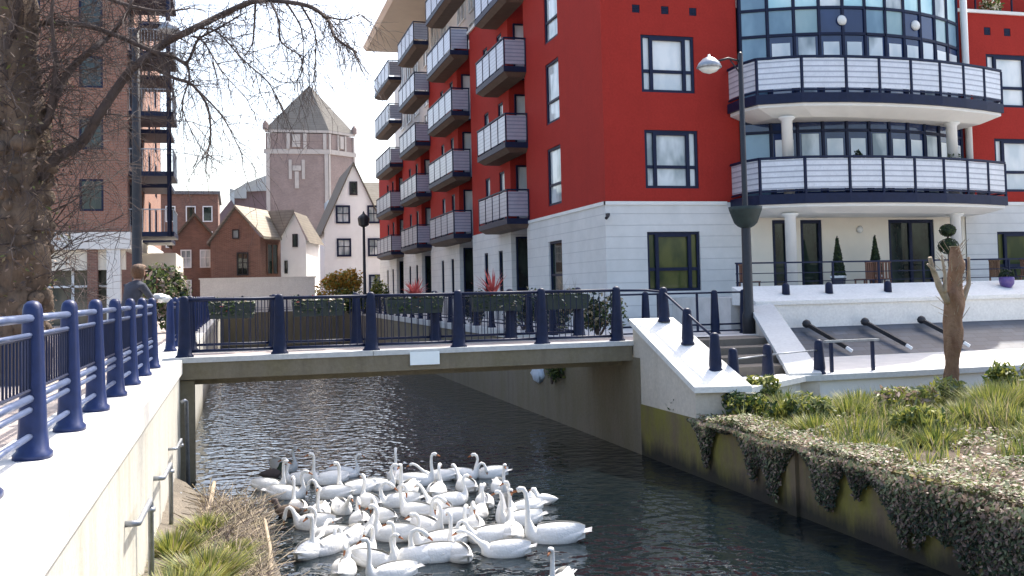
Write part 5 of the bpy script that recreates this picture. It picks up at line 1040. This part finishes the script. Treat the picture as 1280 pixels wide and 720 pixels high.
def swan_mesh(pose):
    body = [(-.54, .20, .006, .006), (-.49, .19, .05, .018), (-.42, .165, .10, .055), (-.32, .13, .155, .115), (-.18, .10, .20, .155), (0, .085, .22, .17), (.13, .085, .205, .165), (.23, .10, .165, .15), (.30, .14, .11, .115), (.335, .215, .07, .08)]
    tailup = pose == 'tail'; flap = pose == 'flap'
    mb = MB(); n = 14
    if tailup: rings = [(.0, .44, .01, .01), (.0, .38, .06, .03), (.0, .28, .13, .10), (.02, .15, .19, .16), (.04, .02, .2, .17), (.06, -.1, .14, .12), (.08, -.22, .04, .04)]
    else:
        nk = POSES.get(pose, POSES['up']); rings = body + [(x, z, r, r) for x, z, r in nk]
    k = len(rings); vs = []
    for i, (x, z, rw, rh) in enumerate(rings):
        a, b = rings[max(0, i - 1)], rings[min(k - 1, i + 1)]; tx, tz = b[0] - a[0], b[1] - a[1]; l = math.hypot(tx, tz) or 1; nx_, nz_ = -tz / l, tx / l
        for j in range(n):
            t_ = 2 * PI * j / n; vs.append((x + nx_ * math.sin(t_) * rh, math.cos(t_) * rw, z + nz_ * math.sin(t_) * rh))
    fs = [(i * n + j, i * n + (j + 1) % n, (i + 1) * n + (j + 1) % n, (i + 1) * n + j) for i in range(k - 1) for j in range(n)] + [tuple(range(n))[::-1], tuple(range((k - 1) * n, k * n))]
    mb.idx(vs, fs)
    if not tailup:
        (x0, z0, _), (x1, z1, _) = nk[-2], nk[-1]; d = Vector((x1 - x0, 0, z1 - z0)).normalized(); u = Vector((-d.z, 0, d.x)); p = Vector((x1, 0, z1))
        mb.tube([p - d * .005, p + d * .03, p + d * .07, p + d * .105], [.024, .019, .016, .006], 8, 1); mb.tube([p + u * .014, p + d * .02 + u * .018, p + d * .035 + u * .012], [.016, .014, .004], 6, 2)
        for sy in (-1, 1): mb.tube([p - d * .035 + u * .012 + Vector((0, sy * .030, 0)), p - d * .025 + u * .012 + Vector((0, sy * .036, 0))], [.008, .006], 6, 2)
        up_ = 0.10 if flap else 0.0
        for sy in (-1, 1):      # folded wings, arched a little over the back
            vs = []; rows_ = 9; cols = 6
            for i in range(rows_):
                f = i / (rows_ - 1); x = .22 - .70 * f; half = math.sin(PI * min(1, f * .88 + .12)) ** .6
                for j in range(cols):
                    g = j / (cols - 1); ang = -0.25 + 1.65 * g; rw = (.235 - .10 * f) * half + .02; y = math.cos(ang) * rw + (.012 if g > .8 else 0); z = .11 + math.sin(ang) * (.20 + up_ * g - .05 * f) * (0.55 + .45 * half) + .08 * f * g + up_ * f * 1.4 * g
                    vs.append((x, sy * max(.008, y), z))
            fs = [(i * cols + j, i * cols + j + 1, (i + 1) * cols + j + 1, (i + 1) * cols + j) for i in range(rows_ - 1) for j in range(cols - 1)]; mb.idx(vs, fs, 0)
        for q in range(5): y = -.06 + .03 * q; mb.face([(-.40, y - .02, .175), (-.40, y + .02, .175), (-.58, y * 1.6 + .012, .215), (-.58, y * 1.6 - .012, .215)], 3)
    else:
        for sy in (-1, 1): mb.tube([(-.02, sy * .06, .22), (-.08, sy * .1, .30), (-.15, sy * .12, .27)], [.018, .015, .03], 6, 2)
    o = mb.build('swan', ['feather', 'beak', 'black', 'feather_grey'], smooth=True); me = o.data; bpy.data.objects.remove(o); return me
SW = {p: swan_mesh(p) for p in list(POSES) + ['tail', 'flap']}
SWANS = [(4.09, 13.04, 180, 'high'), (4.38, 15.04, 100, 'tail'), (4.28, 16.53, 175, 'up'), (3.96, 17.89, 0, 'down'), (3.77, 16.88, 5, 'reach'), (3.06, 17.62, 10, 'up'), (2.61, 15.2, 150, 'loop'), (3.31, 15.83, 30, 'S'), (3.76, 15.53, 180, 'down'), (3.81, 14.35, 120, 'flap'), (3.47, 14.81, 200, 'S'), (3.27, 13.35, 185, 'down'), (3.28, 12.56, 178, 'reach'), (3.24, 14.04, 20, 'preen'), (2.61, 14.18, 170, 'loop'), (2.12, 12.67, 185, 'up'), (3.49, 10.9, 240, 'up'), (0.89, 20.04, 330, 'S'), (1.21, 15.69, 90, 'up'), (0.81, 17.35, 10, 'S'), (1.93, 17.33, 200, 'up'), (2.76, 18.22, 90, 'up'), (2.35, 17.45, 0, 'S'), (2.46, 16.04, 180, 'preen'), (1.06, 14.98, 175, 'down'), (1.56, 15.9, 15, 'reach'), (1.72, 14.94, 0, 'preen'), (1.22, 14.13, 160, 'S'), (0.91, 13.45, 180, 'reach'), (1.46, 13.94, 10, 'down'), (1.54, 13.13, 30, 'preen'), (1.23, 12.4, 95, 'preen'), (1.73, 12.0, 200, 'up'), (2.69, 12.62, 180, 'up'), (2.07, 13.9, 150, 'S'), (1.52, 17.07, 170, 'down'), (2.03, 16.21, 190, 'S'), (2.11, 15.11, 350, 'down'), (2.98, 15.35, 30, 'reach'), (3.01, 14.65, 180, 'preen'), (3.62, 13.41, 10, 'down'), (0.55, 18.18, 0, 'up'), (1.1, 18.58, 180, 'S'), (1.84, 14.28, 60, 'tail'), (3.22, 16.67, 180, 'S'), (2.55, 13.27, 200, 'S'), (1.57, 18.39, 200, 'up'), (1.91, 18.91, 20, 'S'), (2.74, 16.86, 340, 'up'), (3.49, 17.92, 170, 'reach'), (3.94, 14.13, 190, 'up'), (2.91, 13.49, 20, 'S'), (2.37, 12.66, 185, 'preen'), (1.66, 12.69, 340, 'S'), (1.12, 13.54, 200, 'up'), (0.9, 16.16, 30, 'up'), (4.43, 17.86, 170, 'S'), (4.21, 14.87, 200, 'up')]
PH = {'S': 'S-curved neck', 'up': 'upright neck', 'high': 'neck stretched tall', 'reach': 'neck stretched forward', 'down': 'neck bent low', 'preen': 'head laid back', 'loop': 'neck curled in a loop', 'tail': 'upended, tail in the air', 'flap': 'raised arched wings'}
srt = sorted(SWANS, key=lambda s: s[1]); rowsz = [6, 8, 9, 9, 9, 9, 8]; i0 = 0; ordn = ['first', 'second', 'third', 'fourth', 'fifth', 'sixth', 'seventh', 'eighth', 'ninth']
rown = ['nearest row', 'second nearest row', 'third nearest row', 'middle row', 'third farthest row', 'second farthest row', 'farthest row']
for ri, nrow in enumerate(rowsz):
    row = sorted(srt[i0:i0 + nrow], key=lambda s: s[0] / s[1]); i0 += nrow
    for ci, (x, y, h, p) in enumerate(row):
        me = SW[p]; o = bpy.data.objects.new('swan', me); COL.objects.link(o); s = random.uniform(0.86, 1.02)
        o.location = (x, y, -0.02 - 0.01 * random.random()); s = 0.92 if (x > 3.7 and y < 13.5) else s * 0.78; o.scale = (s,) * 3
        if 12.6 < y < 17.2 and not (x > 3.7 and y < 13.5) and random.random() < 0.45: h = random.choice((75, 100, 120, 250, 275, 300))
        o.rotation_euler = (random.gauss(0, .03), random.gauss(0, .02), math.radians(h) - yaw + random.gauss(0, .12))
        pos = 'leftmost' if ci == 0 else ('rightmost' if ci == nrow - 1 else ordn[ci] + ' from left')
        tag(o, 'swan, %s, %s in the %s' % (PH[p], pos, rown[ri]), 'swan', 'swans in the flock')
# small gull and mallards
def small_bird(name, label, cat, loc, rz, mats, s=1.0):
    mb = MB(); n = 10; R_ = [(-.22, .10, .005), (-.16, .09, .04), (-.05, .07, .085), (.06, .07, .085), (.12, .10, .055), (.14, .16, .035), (.16, .20, .042), (.20, .20, .03)]
    mb.tube([(x, 0, z) for x, z, r in R_], [r for x, z, r in R_], n, 0); 
    for j in range(len(mb.f)):
        vi = mb.f[j][0] // n
        if vi >= 4: mb.m[j] = 1
    mb.tube([(.205, 0, .195), (.25, 0, .185)], [.012, .004], 6, 2); o = mb.build(name, mats, smooth=True); o.location = loc; o.rotation_euler = (0, 0, rz); o.scale = (s,) * 3; return tag(o, label, cat)
small_bird('gull', 'small white gull on the water right of the flock', 'gull', (4.68, 15.3, -0.01), 2.4, ['feather', 'feather', 'beak'], 1.1)
small_bird('duck', 'brown duck at the left rear of the swan flock', 'duck', (0.62, 19.3, -0.01), 0.4, ['twig', 'leaf_dark', 'beak'], 1.2); small_bird('duck', 'brown duck between mud bank and swans', 'duck', (0.72, 15.9, -0.01), 2.6, ['bark', 'twig', 'beak'], 1.2)

# ------------------------------------------------------------------ person leaning on the quay railing
def skin_body(name, joints, edges, mats, parent=None, matfn=None, sub=2, loc=None):
    me = bpy.data.meshes.new(name); me.from_pydata([Vector(j[0]) - Vector(loc) for j in joints], edges, []); o = bpy.data.objects.new(name, me); COL.objects.link(o)
    m = o.modifiers.new('skin', 'SKIN'); sv_ = me.skin_vertices[0].data
    for i, j in enumerate(joints): sv_[i].radius = j[1] if hasattr(j[1], '__len__') else (j[1], j[1]); sv_[i].use_root = (i == 0)
    s = o.modifiers.new('sub', 'SUBSURF'); s.levels = s.render_levels = sub
    dg = bpy.context.evaluated_depsgraph_get(); dg.update(); me2 = bpy.data.meshes.new_from_object(o.evaluated_get(dg)); bpy.data.objects.remove(o)
    o = bpy.data.objects.new(name, me2); COL.objects.link(o); me2.materials.clear()
    for k in mats: me2.materials.append(M[k])
    me2.polygons.foreach_set('use_smooth', [True] * len(me2.polygons))
    if matfn:
        for p in me2.polygons: p.material_index = matfn(p.center + Vector(loc))
    o.location = Vector(loc) - (Vector(WL[parent.name]) if parent else Vector((0, 0, 0)))
    if parent: o.parent = parent
    WL[o.name] = tuple(loc); return o
bx, by, bz = -1.78, 18.35, 2.21
t = thing('person', 'person with brown hair in a grey blue jacket leaning on the quay railing', 'person', (bx, by, bz))
CA, SA = math.cos(math.radians(42)), math.sin(math.radians(42)); J = lambda x, y, z: (bx + x * CA - y * SA, by + x * SA + y * CA, bz + z)
joints = [(J(0, 0, .92), (.17, .13)), (J(.03, 0, 1.10), (.16, .12)), (J(.10, 0, 1.28), (.19, .13)), (J(.15, 0, 1.41), (.16, .10)), (J(.19, 0, 1.49), .06), (J(.21, 0, 1.56), .058),
          (J(.15, -.19, 1.39), .075), (J(.30, -.23, 1.18), .055), (J(.47, -.10, 1.13), .042), (J(.55, -.04, 1.13), .036),
          (J(.15, .19, 1.39), .075), (J(.30, .23, 1.18), .055), (J(.47, .12, 1.13), .042), (J(.55, .06, 1.13), .036),
          (J(-.02, -.09, .82), .10), (J(.0, -.10, .48), .072), (J(-.05, -.10, .09), .05), (J(.10, -.11, .04), .042),
          (J(-.02, .09, .82), .10), (J(.02, .10, .48), .072), (J(-.02, .10, .09), .05), (J(.13, .11, .04), .042)]
edges = [(0, 1), (1, 2), (2, 3), (3, 4), (4, 5), (3, 6), (6, 7), (7, 8), (8, 9), (3, 10), (10, 11), (11, 12), (12, 13), (0, 14), (14, 15), (15, 16), (16, 17), (0, 18), (18, 19), (19, 20), (20, 21)]
def pm(c):
    z = c.z - bz
    if z > 1.50: return 0
    if (c.x - bx) * CA + (c.y - by) * SA > .49 and z > 1.0: return 0
    return 1 if z > .80 else 2
skin_body('body', joints, edges, ['skin', 'jacket', 'trousers'], t, pm, 2, (bx, by, bz))
hc = Vector(J(.24, 0, 1.655)); mb = MB(); n = 16; vs = []; prof = [(-.125, .03), (-.11, .05), (-.08, .066), (-.03, .076), (.02, .080), (.06, .074), (.095, .052), (.112, .01)]
for z, r in prof:
    for j in range(n):
        a = 2 * PI * j / n; rx = r * 1.18; nose = (.022 if abs(a) < .2 and -.05 < z < .0 else 0) + (.008 if abs(a) < .25 and -.09 < z < -.06 else 0); vs.append((hc.x + math.cos(a) * (rx + nose), hc.y + math.sin(a) * r, hc.z + z))
mb.idx(vs, [(i * n + j, i * n + (j + 1) % n, (i + 1) * n + (j + 1) % n, (i + 1) * n + j) for i in range(len(prof) - 1) for j in range(n)] + [tuple(range(n))[::-1], tuple(range((len(prof) - 1) * n, len(prof) * n))])
for sy in (-1, 1): mb.tube([(hc.x - .01, hc.y + sy * .078, hc.z - .03), (hc.x - .015, hc.y + sy * .092, hc.z - .005), (hc.x - .01, hc.y + sy * .08, hc.z + .02)], [.008, .014, .008], 6); mb.tube([(hc.x + .083, hc.y + sy * .03, hc.z + .002), (hc.x + .094, hc.y + sy * .03, hc.z + .002)], [.012, .004], 6, 1)
turn = Matrix.Rotation(math.radians(42), 3, 'Z'); mb.v = [tuple(hc + turn @ (Vector(v) - hc)) for v in mb.v]; mb.build('head', ['skin', 'black'], t, True)
mb = MB(); vs = []; prof = [(-.13, .060), (-.09, .082), (-.03, .094), (.03, .099), (.08, .090), (.115, .062), (.132, .012)]
for z, r in prof:
    for j in range(n):
        a = 2 * PI * j / n; front = math.cos(a) > .35 and z < .06; rr = r * 1.28 * (1 + .22 * noise.noise(Vector((math.cos(a) * 2, math.sin(a) * 2, z * 25)))); k = .55 if front else 1.12; vs.append((hc.x - .014 + math.cos(a) * rr * k, hc.y + math.sin(a) * rr, hc.z + z))
mb.idx(vs, [(i * n + j, i * n + (j + 1) % n, (i + 1) * n + (j + 1) % n, (i + 1) * n + j) for i in range(len(prof) - 1) for j in range(n)] + [tuple(range((len(prof) - 1) * n, len(prof) * n))]); mb.v = [tuple(hc + turn @ (Vector(v) - hc)) for v in mb.v]; mb.build('hair', 'hair', t, True)
mb = MB()
for sy in (-1, 1):
    o = Vector(J(.57, sy * .055 + .01, 1.135))
    i0 = len(mb.v)
    for q in range(4): b = o + Vector((.03, (q - 1.5) * .021, .005)); mb.tube([b - Vector((.03, 0, 0)), b + Vector((.025, 0, .004)), b + Vector((.05, 0, -.015)), b + Vector((.055, 0, -.045 + .004 * abs(q - 1.5)))], [.010, .010, .009, .007], 6)
    mb.tube([o + Vector((-.01, -sy * .03, 0)), o + Vector((.02, -sy * .052, -.005)), o + Vector((.045, -sy * .05, -.025))], [.011, .010, .007], 6)
    for i in range(i0, len(mb.v)): mb.v[i] = tuple(o + turn @ (Vector(mb.v[i]) - o))
mb.build('hand', 'skin', t, True)
mb = MB(); mb.lathe([(0.02, -.05), (.09, -.045), (.14, -.01), (.13, .03), (.08, .06), (.02, .075)], (bx + .52, by + .34, bz + 1.17), 15, jit=0.42); mb.v = [(v[0], v[1], v[2] + 0.05 * noise.noise(Vector(v) * 14)) for v in mb.v]; tag(mb.build('bag', 'plastic_white', smooth=True, loc=(bx + .52, by + .34, bz + 1.1)), 'crumpled white bag resting on the railing beside the leaning person', 'bag')
